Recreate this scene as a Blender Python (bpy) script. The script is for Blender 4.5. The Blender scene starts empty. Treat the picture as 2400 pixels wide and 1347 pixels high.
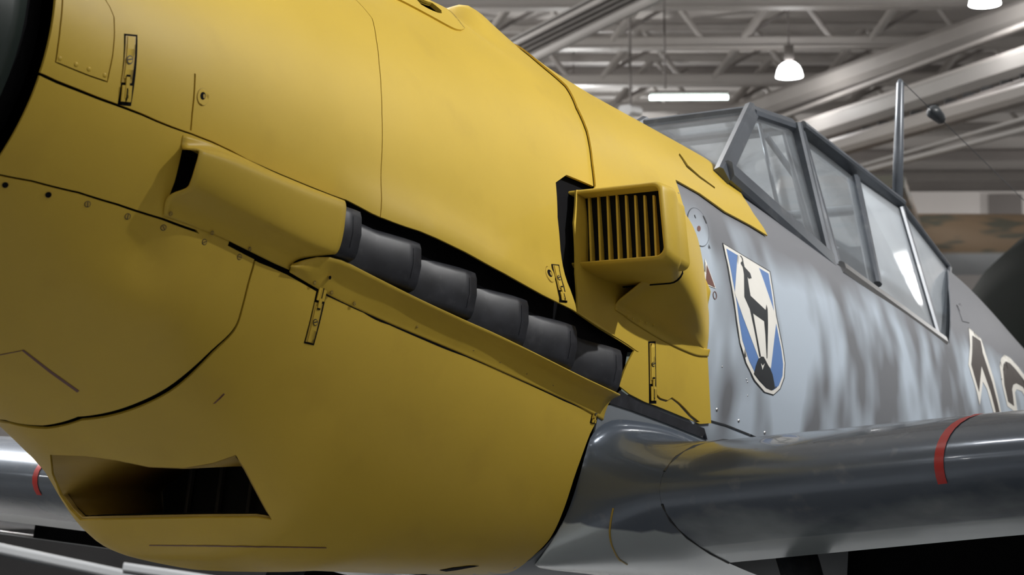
import bpy, bmesh, math, random
import numpy as np
from mathutils import Vector, Matrix
from mathutils.bvhtree import BVHTree
from mathutils.geometry import delaunay_2d_cdt
random.seed(7); RNG = np.random.default_rng(7)
SC = bpy.context.scene
COL = SC.collection
PI = math.pi

# ------------------------------------------------------------------ camera
W, H = 2400, 1347
F = 4635.4; YAW = .5843; PIT = .11345; ROL = -.0045; DEL = .1823      # DEL: the fighter sits tail-down
Z0 = 1.95                                                             # height of the propeller axis at the cowl ring
CP = np.array([-1.896, -2.539, -1.101])                               # camera in the fighter's own frame
RY = np.array([[math.cos(DEL), 0, math.sin(DEL)], [0, 1, 0], [-math.sin(DEL), 0, math.cos(DEL)]])
_fw = np.array([math.cos(YAW)*math.cos(PIT), math.sin(YAW)*math.cos(PIT), math.sin(PIT)])
_r = np.cross(_fw, [0, 0, 1]); _r /= np.linalg.norm(_r); _u = np.cross(_r, _fw)
WR = _r*math.cos(ROL)+_u*math.sin(ROL); WU = _u*math.cos(ROL)-_r*math.sin(ROL); WF = _fw
RT, UP, FW = WR@RY, WU@RY, WF@RY
CW = RY@CP+np.array([0, 0, Z0])
cam = bpy.data.cameras.new('camera'); camo = bpy.data.objects.new('camera', cam); COL.objects.link(camo)
M = Matrix.Identity(4)
for i in range(3):
    M[i][0], M[i][1], M[i][2], M[i][3] = WR[i], WU[i], -WF[i], CW[i]
camo.matrix_world = M
cam.sensor_width = 36; cam.lens = F/W*36; cam.clip_start = .05; cam.clip_end = 300
cam.dof.use_dof = True; cam.dof.focus_distance = 4.0; cam.dof.aperture_fstop = 8
SC.camera = camo

# ------------------------------------------------------------------ world, lights, exposure
wd = bpy.data.worlds.new('hall_air'); SC.world = wd; wd.use_nodes = True
wd.node_tree.nodes['Background'].inputs[0].default_value = (.80, .86, 1, 1)
wd.node_tree.nodes['Background'].inputs[1].default_value = .10
def lamp_light(name, loc, power, size, color=(1, .96, .90), target=None, kind='AREA', spot=1.2, blend=.5):
    l = bpy.data.lights.new(name, kind); l.energy = power; l.color = color
    if kind == 'AREA': l.shape = 'DISK'; l.size = size
    else: l.shadow_soft_size = size
    if kind == 'SPOT': l.spot_size = spot; l.spot_blend = blend
    o = bpy.data.objects.new(name, l); COL.objects.link(o); o.location = loc
    d = Vector(target if target else (loc[0], loc[1], 0))-Vector(loc)
    o.rotation_euler = d.to_track_quat('-Z', 'Y').to_euler()
    return o
BAYP, FARP = 45, 210
KEY = [((3.3, -6.1, 6.7), 1900, .07, (1, .99, .975), (2.9, -.4, 6.0), 77.5, .19), ((3.4, 6.4, 6.7), 3000, .10, (.97, .985, 1), (2.9, .3, 2.2), 46, .5)]
for (lo, pw, sz, c, tg, cone, soft) in KEY:
    lamp_light('track_spotlight_beam', lo, pw, sz, c, tg, 'SPOT', math.radians(cone), soft)
_g = np.array([math.cos(YAW), math.sin(YAW), 0]); _h = np.array([math.sin(YAW), -math.cos(YAW), 0])
def hall(f, r, z): return np.array([CW[0], CW[1], 0])+_g*f+_h*r+np.array([0, 0, z])             # forward / right of the camera, height
ZL = 6.7
BAYS = [(f, r) for f in (-9, -2.5, 4, 10.5, 17) for r in (-14, -7.5, -1, 5.5, 12)]+[(24, -9), (24, -2.5), (31, -6), (30, 14), (23, 12.5), (31, -13), (38, -9), (38, 2), (31, 1), (38, 15)]
VIEWED = [(1850, 176), (2308, 6)]                                                              # the two lamps in the picture, at lamp height
for (px, py) in VIEWED:
    d = WF+WR*(px-W/2)/F-WU*(py-H/2)/F; p = CW+d*((ZL-CW[2])/d[2]); BAYS.append((float((p-CW)@_g), float((p-CW)@_h)))
for (f, r) in BAYS:
    p = hall(f, r, ZL-.28); pw = (FARP if f < 36 else 260) if f > 20 else BAYP*(3 if p[1] > 2.5 and p[1] < 11 else 2 if p[1] > 2.5 else 1.1 if f < 0 else 1)
    if (f, r) in BAYS[-2:]: pw = 14
    if (f, r) in ((23, 12.5), (30, 14), (17, 5.5)): pw *= .5
    lamp_light('high_bay_light', tuple(p), pw, .16, (1, .985, .965), kind='POINT')
vs = SC.view_settings
vs.view_transform = 'Standard'; vs.look = 'None'; vs.exposure = 0.30; vs.gamma = 1.0; vs.use_curve_mapping = False

cy = SC.cycles
cy.max_bounces = 6; cy.diffuse_bounces = 3; cy.glossy_bounces = 3; cy.transmission_bounces = 4; cy.transparent_max_bounces = 12
cy.caustics_reflective = False; cy.caustics_refractive = False; cy.use_adaptive_sampling = True; cy.adaptive_threshold = .03; cy.use_denoising = True

# ------------------------------------------------------------------ helpers: scene
def prop(o, label=None, cat=None, group=None, kind=None):
    if label: o['label'] = label
    if cat: o['category'] = cat
    if group: o['group'] = group
    if kind: o['kind'] = kind
    return o
def empty(name, loc=(0, 0, 0), parent=None):
    o = bpy.data.objects.new(name, None); COL.objects.link(o); o.location = loc; o.parent = parent
    o.empty_display_size = .1
    return o
def link(name, me, parent=None, m=None):
    o = bpy.data.objects.new(name, me); COL.objects.link(o); o.parent = parent
    if m is not None:
        for q in (m if isinstance(m, (list, tuple)) else [m]): me.materials.append(q)
    return o
def mesh(name, v, f, m, parent=None, smooth=True, normals=None, midx=None):
    me = bpy.data.meshes.new(name); me.from_pydata([tuple(map(float, q)) for q in v], [], [tuple(map(int, q)) for q in f])
    if smooth: me.polygons.foreach_set('use_smooth', [True]*len(me.polygons))
    o = link(name, me, parent, m)
    if midx is not None: me.polygons.foreach_set('material_index', midx)
    if normals is not None: me.normals_split_custom_set(normals)
    me.update()
    return o

# ------------------------------------------------------------------ materials
def nt(name):
    m = bpy.data.materials.new(name); m.use_nodes = True
    t = m.node_tree; return m, t, t.nodes, t.links, t.nodes['Principled BSDF']
def ramp(n, stops):
    r = n.new('ShaderNodeValToRGB'); e = r.color_ramp.elements
    while len(e) < len(stops): e.new(.5)
    for q, (p, c) in zip(e, stops): q.position = p; q.color = (*c, 1)
    return r
def paint(name, col, rough=.3, var=.08, scale=3.0, metal=0, coat=0, fine=.03, bump=0.0, dirt=None, dirt_amt=.3, spec=.5, wave=0.0):
    m, t, n, l, b = nt(name)
    tc = n.new('ShaderNodeTexCoord')
    ns = n.new('ShaderNodeTexNoise'); ns.inputs['Scale'].default_value = scale; ns.inputs['Detail'].default_value = 6
    l.new(tc.outputs['Object'], ns.inputs['Vector'])
    c = np.array(col); a = tuple(np.clip(c*(1-var), 0, 1)); d = tuple(np.clip(c*(1+var), 0, 1))
    r = ramp(n, [(.3, a), (.7, d)]); l.new(ns.outputs['Fac'], r.inputs[0]); out = r.outputs[0]
    if dirt is not None:
        n2 = n.new('ShaderNodeTexNoise'); n2.inputs['Scale'].default_value = scale*2.3; n2.inputs['Detail'].default_value = 8
        l.new(tc.outputs['Object'], n2.inputs['Vector'])
        r2 = ramp(n, [(.56, (0, 0, 0)), (.75, (1, 1, 1))]); l.new(n2.outputs['Fac'], r2.inputs[0])
        mu = n.new('ShaderNodeMath'); mu.operation = 'MULTIPLY'; mu.inputs[1].default_value = dirt_amt; l.new(r2.outputs[0], mu.inputs[0])
        mx = n.new('ShaderNodeMixRGB'); l.new(mu.outputs[0], mx.inputs[0]); l.new(out, mx.inputs[1]); mx.inputs[2].default_value = (*dirt, 1); out = mx.outputs[0]
    l.new(out, b.inputs['Base Color'])
    rr = n.new('ShaderNodeMapRange'); rr.inputs[3].default_value = rough*.8; rr.inputs[4].default_value = min(1, rough*1.25)
    l.new(ns.outputs['Fac'], rr.inputs[0]); l.new(rr.outputs[0], b.inputs['Roughness'])
    b.inputs['Metallic'].default_value = metal; b.inputs['Coat Weight'].default_value = coat; b.inputs['Coat Roughness'].default_value = .12
    b.inputs['Specular IOR Level'].default_value = spec
    if bump or wave:
        nb = n.new('ShaderNodeTexNoise'); nb.inputs['Scale'].default_value = 220 if not wave else 7; nb.inputs['Detail'].default_value = 2
        l.new(tc.outputs['Object'], nb.inputs['Vector'])
        bp = n.new('ShaderNodeBump'); bp.inputs['Strength'].default_value = bump or wave; bp.inputs['Distance'].default_value = .001 if not wave else .02
        l.new(nb.outputs['Fac'], bp.inputs['Height']); l.new(bp.outputs[0], b.inputs['Normal'])
    return m
def plain(name, col, rough=.5, metal=0, spec=.5):
    return paint(name, col, rough, .05, 8, metal, spec=spec)
YEL = paint('yellow_cowling_paint', (.60, .415, .050), .44, .05, 3.5, dirt=(.34, .21, .03), dirt_amt=.16, wave=.05, spec=.38)
YELD = paint('yellow_latch_paint', (.46, .31, .045), .4, .08, 30)
BLK = plain('black_void_paint', (.006, .006, .007), .8, spec=.1)
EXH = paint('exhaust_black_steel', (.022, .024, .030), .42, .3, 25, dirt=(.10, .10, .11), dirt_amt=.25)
SPIN = paint('black_green_spinner_paint', (.028, .040, .036), .38, .15, 6)
GRYD = paint('dark_grey_frame_paint', (.085, .096, .112), .3, .14, 9, dirt=(.42, .42, .40), dirt_amt=.15, metal=.15)
STEEL = plain('bare_steel', (.42, .42, .42), .3, .8)
INT = plain('cockpit_grey_green', (.22, .25, .21), .5)
WHT = plain('marking_white', (.80, .78, .72), .4); BLU = plain('marking_blue', (.115, .22, .47), .4)
INK = plain('marking_black', (.028, .032, .036), .4); BRN = plain('marking_brown', (.16, .07, .055), .45)
RED = plain('marking_red', (.52, .035, .03), .35); NUM = plain('number_dark_brown', (.075, .065, .06), .45)
DUCT = paint('duct_ochre_paint', (.42, .28, .05), .5, .1, 6)
CORE = plain('radiator_core_dark', (.022, .021, .022), .6); CORE2 = plain('radiator_tube_grey', (.10, .095, .09), .5)
RUB = plain('tyre_black_rubber', (.02, .02, .021), .75)
def glass(name, haze):
    m, t, n, l, b = nt(name)
    o = n['Material Output']; tr = n.new('ShaderNodeBsdfTransparent'); tr.inputs[0].default_value = (.93, .95, .96, 1)
    df = n.new('ShaderNodeBsdfTranslucent'); df.inputs[0].default_value = (.94, .97, 1, 1)
    d2 = n.new('ShaderNodeBsdfDiffuse'); d2.inputs[0].default_value = (.92, .95, .99, 1)
    ad = n.new('ShaderNodeMixShader'); ad.inputs[0].default_value = .5; l.new(df.outputs[0], ad.inputs[1]); l.new(d2.outputs[0], ad.inputs[2])
    tc = n.new('ShaderNodeTexCoord'); ns = n.new('ShaderNodeTexNoise'); ns.inputs['Scale'].default_value = 3.5; l.new(tc.outputs['Object'], ns.inputs['Vector'])
    mr = n.new('ShaderNodeMapRange'); mr.inputs[3].default_value = haze*.6; mr.inputs[4].default_value = haze*1.4; l.new(ns.outputs['Fac'], mr.inputs[0])
    m1 = n.new('ShaderNodeMixShader'); l.new(mr.outputs[0], m1.inputs[0]); l.new(tr.outputs[0], m1.inputs[1]); l.new(ad.outputs[0], m1.inputs[2])
    gl = n.new('ShaderNodeBsdfGlossy'); gl.inputs['Roughness'].default_value = .05
    lw_ = n.new('ShaderNodeLayerWeight'); pw_ = n.new('ShaderNodeMath'); pw_.operation = 'POWER'; pw_.inputs[1].default_value = 5; l.new(lw_.outputs['Facing'], pw_.inputs[0])
    fr = n.new('ShaderNodeMath'); fr.operation = 'MULTIPLY_ADD'; fr.inputs[1].default_value = .8; fr.inputs[2].default_value = .03; l.new(pw_.outputs[0], fr.inputs[0])
    m2 = n.new('ShaderNodeMixShader'); l.new(fr.outputs[0], m2.inputs[0]); l.new(m1.outputs[0], m2.inputs[1]); l.new(gl.outputs[0], m2.inputs[2])
    l.new(m2.outputs[0], o.inputs[0])
    return m
GLS = glass('clear_perspex', .10); GLM = glass('semi_hazy_perspex', .42); GLH = glass('hazy_perspex', .74)  # milky white mixed into the panes in rising amounts
def emit(name, col, s):
    m, t, n, l, b = nt(name); b.inputs['Emission Color'].default_value = (*col, 1); b.inputs['Emission Strength'].default_value = s
    b.inputs['Base Color'].default_value = (*col, 1); return m
def fuselage_paint():
    m, t, n, l, b = nt('mottled_grey_blue_paint')
    tc = n.new('ShaderNodeTexCoord'); mp = n.new('ShaderNodeMapping'); mp.inputs['Scale'].default_value = (5.2, 1.0, 2.6); mp.inputs['Rotation'].default_value = (0, .25, 0)
    l.new(tc.outputs['Object'], mp.inputs[0])
    ns = n.new('ShaderNodeTexNoise'); ns.inputs['Scale'].default_value = 1.35; ns.inputs['Detail'].default_value = 1.5; l.new(mp.outputs[0], ns.inputs['Vector'])
    r = ramp(n, [(.44, (.44, .505, .575)), (.66, (.165, .172, .185))]); l.new(ns.outputs['Fac'], r.inputs[0])
    sx = n.new('ShaderNodeSeparateXYZ'); l.new(tc.outputs['Object'], sx.inputs[0])
    # grey top colour, its lower edge sprayed: higher towards the tail
    hz = n.new('ShaderNodeMath'); hz.operation = 'MULTIPLY_ADD'; hz.inputs[1].default_value = -.10; l.new(sx.outputs[0], hz.inputs[0]); l.new(sx.outputs[2], hz.inputs[2])
    n2 = n.new('ShaderNodeTexNoise'); n2.inputs['Scale'].default_value = 4; l.new(tc.outputs['Object'], n2.inputs['Vector'])
    a2 = n.new('ShaderNodeMath'); a2.operation = 'MULTIPLY_ADD'; a2.inputs[1].default_value = .16; l.new(n2.outputs['Fac'], a2.inputs[0]); l.new(hz.outputs[0], a2.inputs[2])
    mr = n.new('ShaderNodeMapRange'); mr.inputs[1].default_value = .11; mr.inputs[2].default_value = .21; l.new(a2.outputs[0], mr.inputs[0])
    mx = n.new('ShaderNodeMixRGB'); l.new(mr.outputs[0], mx.inputs[0]); l.new(r.outputs[0], mx.inputs[1]); mx.inputs[2].default_value = (.20, .205, .22, 1)
    # darker overspray low down by the wing fillet
    m3 = n.new('ShaderNodeMapRange'); m3.inputs[1].default_value = -.17; m3.inputs[2].default_value = -.24; l.new(sx.outputs[2], m3.inputs[0])
    mx3 = n.new('ShaderNodeMixRGB'); l.new(m3.outputs[0], mx3.inputs[0]); l.new(mx.outputs[0], mx3.inputs[1]); mx3.inputs[2].default_value = (.22, .245, .27, 1)
    l.new(mx3.outputs[0], b.inputs['Base Color']); b.inputs['Roughness'].default_value = .5; b.inputs['Specular IOR Level'].default_value = .3
    return m
FUS = fuselage_paint()
def wing_paint():
    m, t, n, l, b = nt('wing_grey_over_pale_blue_paint')
    at = n.new('ShaderNodeAttribute'); at.attribute_name = 'under'
    tc = n.new('ShaderNodeTexCoord'); ns = n.new('ShaderNodeTexNoise'); ns.inputs['Scale'].default_value = 5; ns.inputs['Detail'].default_value = 5; l.new(tc.outputs['Object'], ns.inputs['Vector'])
    a = n.new('ShaderNodeMath'); a.operation = 'MULTIPLY_ADD'; a.inputs[1].default_value = .07; l.new(ns.outputs['Fac'], a.inputs[0]); l.new(at.outputs['Fac'], a.inputs[2])
    r = ramp(n, [(.565, (.120, .148, .190)), (.60, (.48, .54, .56))]); l.new(a.outputs[0], r.inputs[0])
    n2 = n.new('ShaderNodeTexNoise'); n2.inputs['Scale'].default_value = 16; n2.inputs['Detail'].default_value = 8; l.new(tc.outputs['Object'], n2.inputs['Vector'])
    r2 = ramp(n, [(.60, (0, 0, 0)), (.85, (.35, .35, .35))]); l.new(n2.outputs['Fac'], r2.inputs[0])
    mx = n.new('ShaderNodeMixRGB'); l.new(r2.outputs[0], mx.inputs[0]); l.new(r.outputs[0], mx.inputs[1]); mx.inputs[2].default_value = (.5, .5, .5, 1)
    l.new(mx.outputs[0], b.inputs['Base Color']); b.inputs['Roughness'].default_value = .24; b.inputs['Metallic'].default_value = .25; b.inputs['Coat Weight'].default_value = .3
    bp = n.new('ShaderNodeBump'); bp.inputs['Strength'].default_value = .05; bp.inputs['Distance'].default_value = .02
    l.new(ns.outputs['Fac'], bp.inputs['Height']); l.new(bp.outputs[0], b.inputs['Normal'])
    return m
WING = wing_paint()

# ------------------------------------------------------------------ the fighter's skin as a surface S(x, theta)
def pchip(xs, ys):
    xs = np.array(xs, float); ys = np.array(ys, float)
    h = np.diff(xs); dl = np.diff(ys)/h; m = np.zeros(len(xs))
    for i in range(1, len(xs)-1):
        if dl[i-1]*dl[i] > 0:
            w1 = 2*h[i]+h[i-1]; w2 = h[i]+2*h[i-1]; m[i] = (w1+w2)/(w1/dl[i-1]+w2/dl[i])
    m[0] = dl[0]; m[-1] = dl[-1]
    def f(x):
        x = np.clip(np.asarray(x, float), xs[0], xs[-1]); i = np.clip(np.searchsorted(xs, x)-1, 0, len(h)-1)
        t = (x-xs[i])/h[i]
        return (2*t**3-3*t**2+1)*ys[i]+(t**3-2*t**2+t)*h[i]*m[i]+(-2*t**3+3*t**2)*ys[i+1]+(t**3-t**2)*h[i]*m[i+1]
    return f
PX = [0, .3, .5, .65, .8, .95, 1.1, 1.5, 1.92, 2.3, 2.8, 3.6, 4.2, 5.0, 7.4]
PW = [.34, .385, .402, .413, .425, .433, .44, .455, .462, .455, .44, .415, .375, .28, .05]
PT = [.34, .395, .43, .455, .485, .512, .54, .583, .613, .64, .67, .82, .89, .83, .50]
PB = [.34, .475, .55, .61, .69, .685, .66, .605, .555, .55, .55, .53, .50, .38, .10]
PC = [0, -.03, -.035, -.04, -.05, -.055, -.06, -.06, -.05, -.03, 0., .02, .03, .05, .1]
PU = [2, 2.05, 2.1, 2.1, 2.1, 2.1, 2.1, 2.1, 2.1, 2.1, 2.1, 1.95, 1.9, 1.9, 2.0]
PL = [2, 2.1, 2.3, 2.6, 3.1, 3.5, 4.0, 4.8, 4.8, 3.8, 2.8, 2.3, 2.15, 2.1, 2.0]
PV = [0, .02, .05, .07, .09, .10, .10, .10, .10, .07, .03, 0, 0, 0, 0]
fW, fT, fB, fC, fU, fL, fV = [pchip(PX, a) for a in (PW, PT, PB, PC, PU, PL, PV)]
BUMPS = []                                       # (x, theta, sx, st, amount) radial swellings and dents of the sheet metal
def sig(a): return 1/(1+np.exp(-np.clip(a, -40, 40)))
def bump(x, t):
    b = np.zeros_like(x)
    for (bx, bt, sx, st, am) in BUMPS:
        d = (t-bt+PI) % (2*PI)-PI
        b = b+am*np.exp(-.5*((x-bx)/sx)**2-.5*(d/st)**2)
    # gun ridges along the top: a near one that fades at the trough, a far hump behind it
    b = b+.055*np.exp(-.5*((t-.29)/.12)**2)*sig((x-.85)/.06)*sig((1.29-x)/.03)
    b = b+.150*np.exp(-.5*((t-.09)/.16)**2)*sig((x-1.355)/.016)*np.clip(1-(x-1.40)/.36, 0, 1)**1.1
    return b
def S0(x, t):
    x, t = np.broadcast_arrays(np.asarray(x, float), np.asarray(t, float))
    c = np.cos(t); s = np.sin(t); n = np.where(c >= 0, fU(x), fL(x)); r = (np.abs(s)**n+np.abs(c)**n)**(-1/n)
    zc = fC(x); hz = np.where(c >= 0, fT(x)-zc, fB(x)+zc); k = 1+bump(x, t)
    dd = np.where(c < 0, np.abs(c)*r, 0)                       # flat sides lean in below the exhausts
    return np.stack([x, -fW(x)*s*r*k*(1-fV(x)*dd), zc+hz*c*r*k], -1)
def SN(x, t):
    x, t = np.broadcast_arrays(np.asarray(x, float), np.asarray(t, float))
    d = 2e-3
    a = S0(np.minimum(x+d, 7.4), t)-S0(np.maximum(x-d, 0), t); b = S0(x, t+d)-S0(x, t-d)
    n = np.cross(b, a); n /= np.maximum(np.linalg.norm(n, axis=-1, keepdims=True), 1e-12)
    P = S0(x, t); s = np.sign(n[..., 1]*P[..., 1]+n[..., 2]*(P[..., 2]-fC(x))); s[s == 0] = 1
    return n*s[..., None]
def S(x, t, h=0.):
    return S0(x, t)+SN(x, t)*np.asarray(h)[..., None]
def inv(P):
    P = np.asarray(P, float); x = np.clip(P[..., 0], 0, 7.4); zc = fC(x); dz = P[..., 2]-zc; hz = np.where(dz >= 0, fT(x)-zc, fB(x)+zc)
    return np.stack([x, np.arctan2(-P[..., 1]/(1-fV(x)*np.where(dz < 0, np.clip(-dz/hz, 0, 1), 0))/fW(x), dz/hz)], -1)
_bv = {}
def bvh(h):
    if h not in _bv:
        xs = np.concatenate([np.linspace(0, 2.4, 141), np.linspace(2.43, 5.6, 130)]); ts = np.linspace(-PI, PI, 261)
        X, T = np.meshgrid(xs, ts, indexing='ij'); P = S(X, T, np.full(X.shape, h)).reshape(-1, 3); n = len(ts)
        f = [(i*n+j, i*n+j+1, (i+1)*n+j+1, (i+1)*n+j) for i in range(len(xs)-1) for j in range(n-1)]
        _bv[h] = BVHTree.FromPolygons([tuple(p) for p in P], f)
    return _bv[h]
def ray(px, py):
    d = FW+RT*(px-W/2)/F-UP*(py-H/2)/F
    return d/np.linalg.norm(d)
MISS = []
def height(P):
    q = inv(P); x, t = np.array([q[0]]), np.array([q[1]]); return float(((P-S0(x, t)[0])*SN(x, t)[0]).sum())
def hit(px, py, h=0.):
    """where a pixel's line of sight meets the skin, or a surface h above it"""
    d = ray(px, py); loc, nor, _, t = bvh(0.).ray_cast(Vector(CP), Vector(d))
    if loc is None:
        MISS.append((px, py, h)); loc, nor, _, _ = bvh(0.).find_nearest(Vector(CP+d*4)); return np.array(loc)+np.array(nor)*h
    if h == 0: return np.array(loc)
    a, b = t, t-h/max(abs(Vector(d).dot(nor)), .15); ga, gb = height(CP+d*a)-h, height(CP+d*b)-h
    for _ in range(6):
        if abs(gb-ga) < 1e-9: break
        a, ga, b = b, gb, b-gb*(b-a)/(gb-ga); gb = height(CP+d*b)-h
        if abs(gb) < 2e-5: break
    return CP+d*b
def tp(px, py, h=0., wrap=False):
    q = inv(hit(px, py, h))
    if wrap and q[1] < 0: q[1] += 2*PI
    return q
def pxd(pts, step=18.):
    p = np.array(list(pts)+[pts[0]], float); o = []
    for a, b in zip(p[:-1], p[1:]):
        k = max(1, int(np.linalg.norm(b-a)//step)); o += [tuple(a+(b-a)*j/k) for j in range(k)]
    return o
def tr(pts, h=0., wrap=False): return np.array([tp(a, b, h, wrap) for a, b in pts])
def at_y(px, py, y): d = ray(px, py); return CP+d*(y-CP[1])/d[1]
def at_x(px, py, x): d = ray(px, py); return CP+d*(x-CP[0])/d[0]
KM = .43
def dens(poly, step, closed=True):
    poly = np.asarray(poly, float); out = []
    n = len(poly)
    for i in range(n if closed else n-1):
        a, b = poly[i], poly[(i+1) % n]
        L = math.hypot(b[0]-a[0], (b[1]-a[1])*KM); k = max(1, int(math.ceil(L/step)))
        out += [a+(b-a)*j/k for j in range(k)]
    if not closed: out.append(poly[-1])
    return np.array(out)
def smooth(pts, k=6):
    """Catmull-Rom through a traced line"""
    p = np.asarray(pts, float); q = np.vstack([2*p[0]-p[1], p, 2*p[-1]-p[-2]]); out = []
    for i in range(1, len(q)-2):
        for j in range(k):
            t = j/k; a, b, c, d = q[i-1:i+3]
            out.append(.5*(2*b+(c-a)*t+(2*a-5*b+4*c-d)*t*t+(3*b-a-3*c+d)*t**3))
    out.append(p[-1]); return np.array(out)
def inside(P, poly):
    x, y = P[:, 0], P[:, 1]; r = np.zeros(len(P), bool); n = len(poly)
    for i in range(n):
        x1, y1 = poly[i]; x2, y2 = poly[(i+1) % n]
        if y1 == y2: continue
        r ^= ((y1 > y) != (y2 > y)) & (x < (x2-x1)*(y-y1)/(y2-y1)+x1)
    return r
def inset(poly, g):
    a = np.asarray(poly, float)
    if g == 0: return a
    area = .5*np.sum(a[:, 0]*np.roll(a[:, 1], -1)-np.roll(a[:, 0], -1)*a[:, 1])
    d = np.roll(a, -1, 0)-np.roll(a, 1, 0); d /= np.maximum(np.linalg.norm(d, axis=1, keepdims=True), 1e-9)
    n = np.stack([-d[:, 1], d[:, 0]], 1)*(1 if area > 0 else -1)
    return a+n*g
def panel(name, poly, m, parent, holes=(), gap=.0012, h=0., hf=None, thick=.005, step=.022, bstep=.012, attr=None):
    """a sheet-metal piece cut out of the skin: outline and holes in (x, theta), real thickness at its edges"""
    K = np.array([1, KM])
    out = inset(dens(poly, bstep)*K, gap); hs = [inset(dens(q, bstep)*K, -gap*.3) for q in holes]
    lo, hi = out.min(0), out.max(0)
    g = np.stack(np.meshgrid(np.arange(lo[0]+step/2, hi[0], step), np.arange(lo[1]+step/2, hi[1], step), indexing='ij'), -1).reshape(-1, 2)
    if len(g):
        k = inside(g, out)
        for q in hs: k &= ~inside(g, q)
        g = g[k]
    B = np.vstack([out]+hs)
    if len(g):
        k = np.ones(len(g), bool)
        for i in range(0, len(g), 2000):
            k[i:i+2000] = np.min(np.linalg.norm(g[i:i+2000, None]-B[None], axis=2), 1) > min(bstep, step)*.45
        g = g[k]
    V = [Vector(p) for p in np.vstack([B, g])]; E = []; o = 0
    for q in [out]+hs:
        E += [(o+i, o+(i+1) % len(q)) for i in range(len(q))]; o += len(q)
    v2, _, f2, *_r2 = delaunay_2d_cdt(V, E, [], 0, 1e-6)
    v2 = np.array([tuple(p) for p in v2]); f2 = np.array([tuple(q) for q in f2 if len(q) == 3])
    c = v2[f2].mean(1); k = inside(c, out)
    for q in hs: k &= ~inside(c, q)
    f2 = f2[k]; used = np.unique(f2); mp = -np.ones(len(v2), int); mp[used] = np.arange(len(used)); v2 = v2[used]; f2 = mp[f2]
    x = np.clip(v2[:, 0], 0, 7.4); t = v2[:, 1]/KM
    hh = np.full(len(x), h) if hf is None else h+hf(x, t)
    P = S(x, t, hh)
    if hf is None: N = SN(x, t)
    else:
        d = 2e-3; a = S(x+d, t, h+hf(x+d, t))-S(x-d, t, h+hf(x-d, t)); b = S(x, t+d, h+hf(x, t+d))-S(x, t-d, h+hf(x, t-d))
        N = np.cross(b, a); N /= np.linalg.norm(N, axis=1, keepdims=True); sg = np.sign((N*SN(x, t)).sum(1)); N *= sg[:, None]
    fn = np.cross(P[f2[:, 1]]-P[f2[:, 0]], P[f2[:, 2]]-P[f2[:, 0]]); fl = (fn*N[f2].mean(1)).sum(1) < 0; f2[fl] = f2[fl][:, ::-1]
    F_ = [tuple(q) for q in f2]; NL = [tuple(N[i]) for q in F_ for i in q]; VV = [tuple(p) for p in P]
    if thick:
        cnt = {}
        for q in F_:
            for a, b in ((q[0], q[1]), (q[1], q[2]), (q[2], q[0])): cnt[(a, b)] = 1
        bd = [e for e in cnt if (e[1], e[0]) not in cnt]
        bi = sorted({i for e in bd for i in e}); low = {i: len(VV)+j for j, i in enumerate(bi)}
        for i in bi: VV.append(tuple(P[i]-N[i]*thick))
        for a, b in bd:
            F_.append((b, a, low[a], low[b]))
            nn = np.cross(P[a]-P[b], -N[a]); nn /= max(np.linalg.norm(nn), 1e-9); NL += [tuple(nn)]*4
    ob = mesh(name, VV, F_, m, parent, True, NL)
    if attr is not None:
        A = ob.data.attributes.new('under', 'FLOAT', 'POINT'); A.data.foreach_set('value', [attr]*len(VV))
    return ob
def patch(name, px, m, parent, h=.0012, thick=.0012, step=.018, bstep=.01, sm=0, holes=()):
    """a traced marking or plate lying on the skin"""
    q = tr(px if sm else pxd(px, 22)); q = smooth(np.vstack([q, q[:1]]), sm)[:-1] if sm else q
    return panel(name, q, m, parent, [tr(pxd(z, 22)) for z in holes], 0, h, None, thick, step, bstep)
def mir(poly): return np.asarray(poly)[::-1]*np.array([1, -1])
def grid_mesh(name, P, m, parent, close_u=False, close_v=False, solid=0.0, smooth_=True, off=-1):
    P = np.asarray(P); nu, nv = P.shape[:2]
    f = []
    for i in range(nu if close_u else nu-1):
        for j in range(nv if close_v else nv-1):
            f.append((i*nv+j, i*nv+(j+1) % nv, ((i+1) % nu)*nv+(j+1) % nv, ((i+1) % nu)*nv+j))
    o = mesh(name, P.reshape(-1, 3), f, m, parent, smooth_)
    bm = bmesh.new(); bm.from_mesh(o.data); bmesh.ops.recalc_face_normals(bm, faces=bm.faces); bm.to_mesh(o.data); bm.free()
    if solid:
        s = o.modifiers.new('thickness', 'SOLIDIFY'); s.thickness = solid; s.offset = off
    return o
def bar(name, a, b, w, d, m, parent, up=(0, 0, 1), bevel=.25):
    """a straight frame member of rectangular section with eased edges"""
    a, b, up = np.array(a, float), np.array(b, float), np.array(up, float)
    t = b-a; L = np.linalg.norm(t); t /= L; s = np.cross(up, t); s /= np.linalg.norm(s); u = np.cross(t, s)
    c = bevel*min(w, d); pr = [(-w/2+c, -d/2), (w/2-c, -d/2), (w/2, -d/2+c), (w/2, d/2-c), (w/2-c, d/2), (-w/2+c, d/2), (-w/2, d/2-c), (-w/2, -d/2+c)]
    v = [a+s*p+u*q for p, q in pr]+[b+s*p+u*q for p, q in pr]; n = 8
    f = [(i, (i+1) % n, n+(i+1) % n, n+i) for i in range(n)]+[tuple(range(n))[::-1], tuple(range(n, 2*n))]
    return mesh(name, v, f, m, parent, False)
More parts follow.
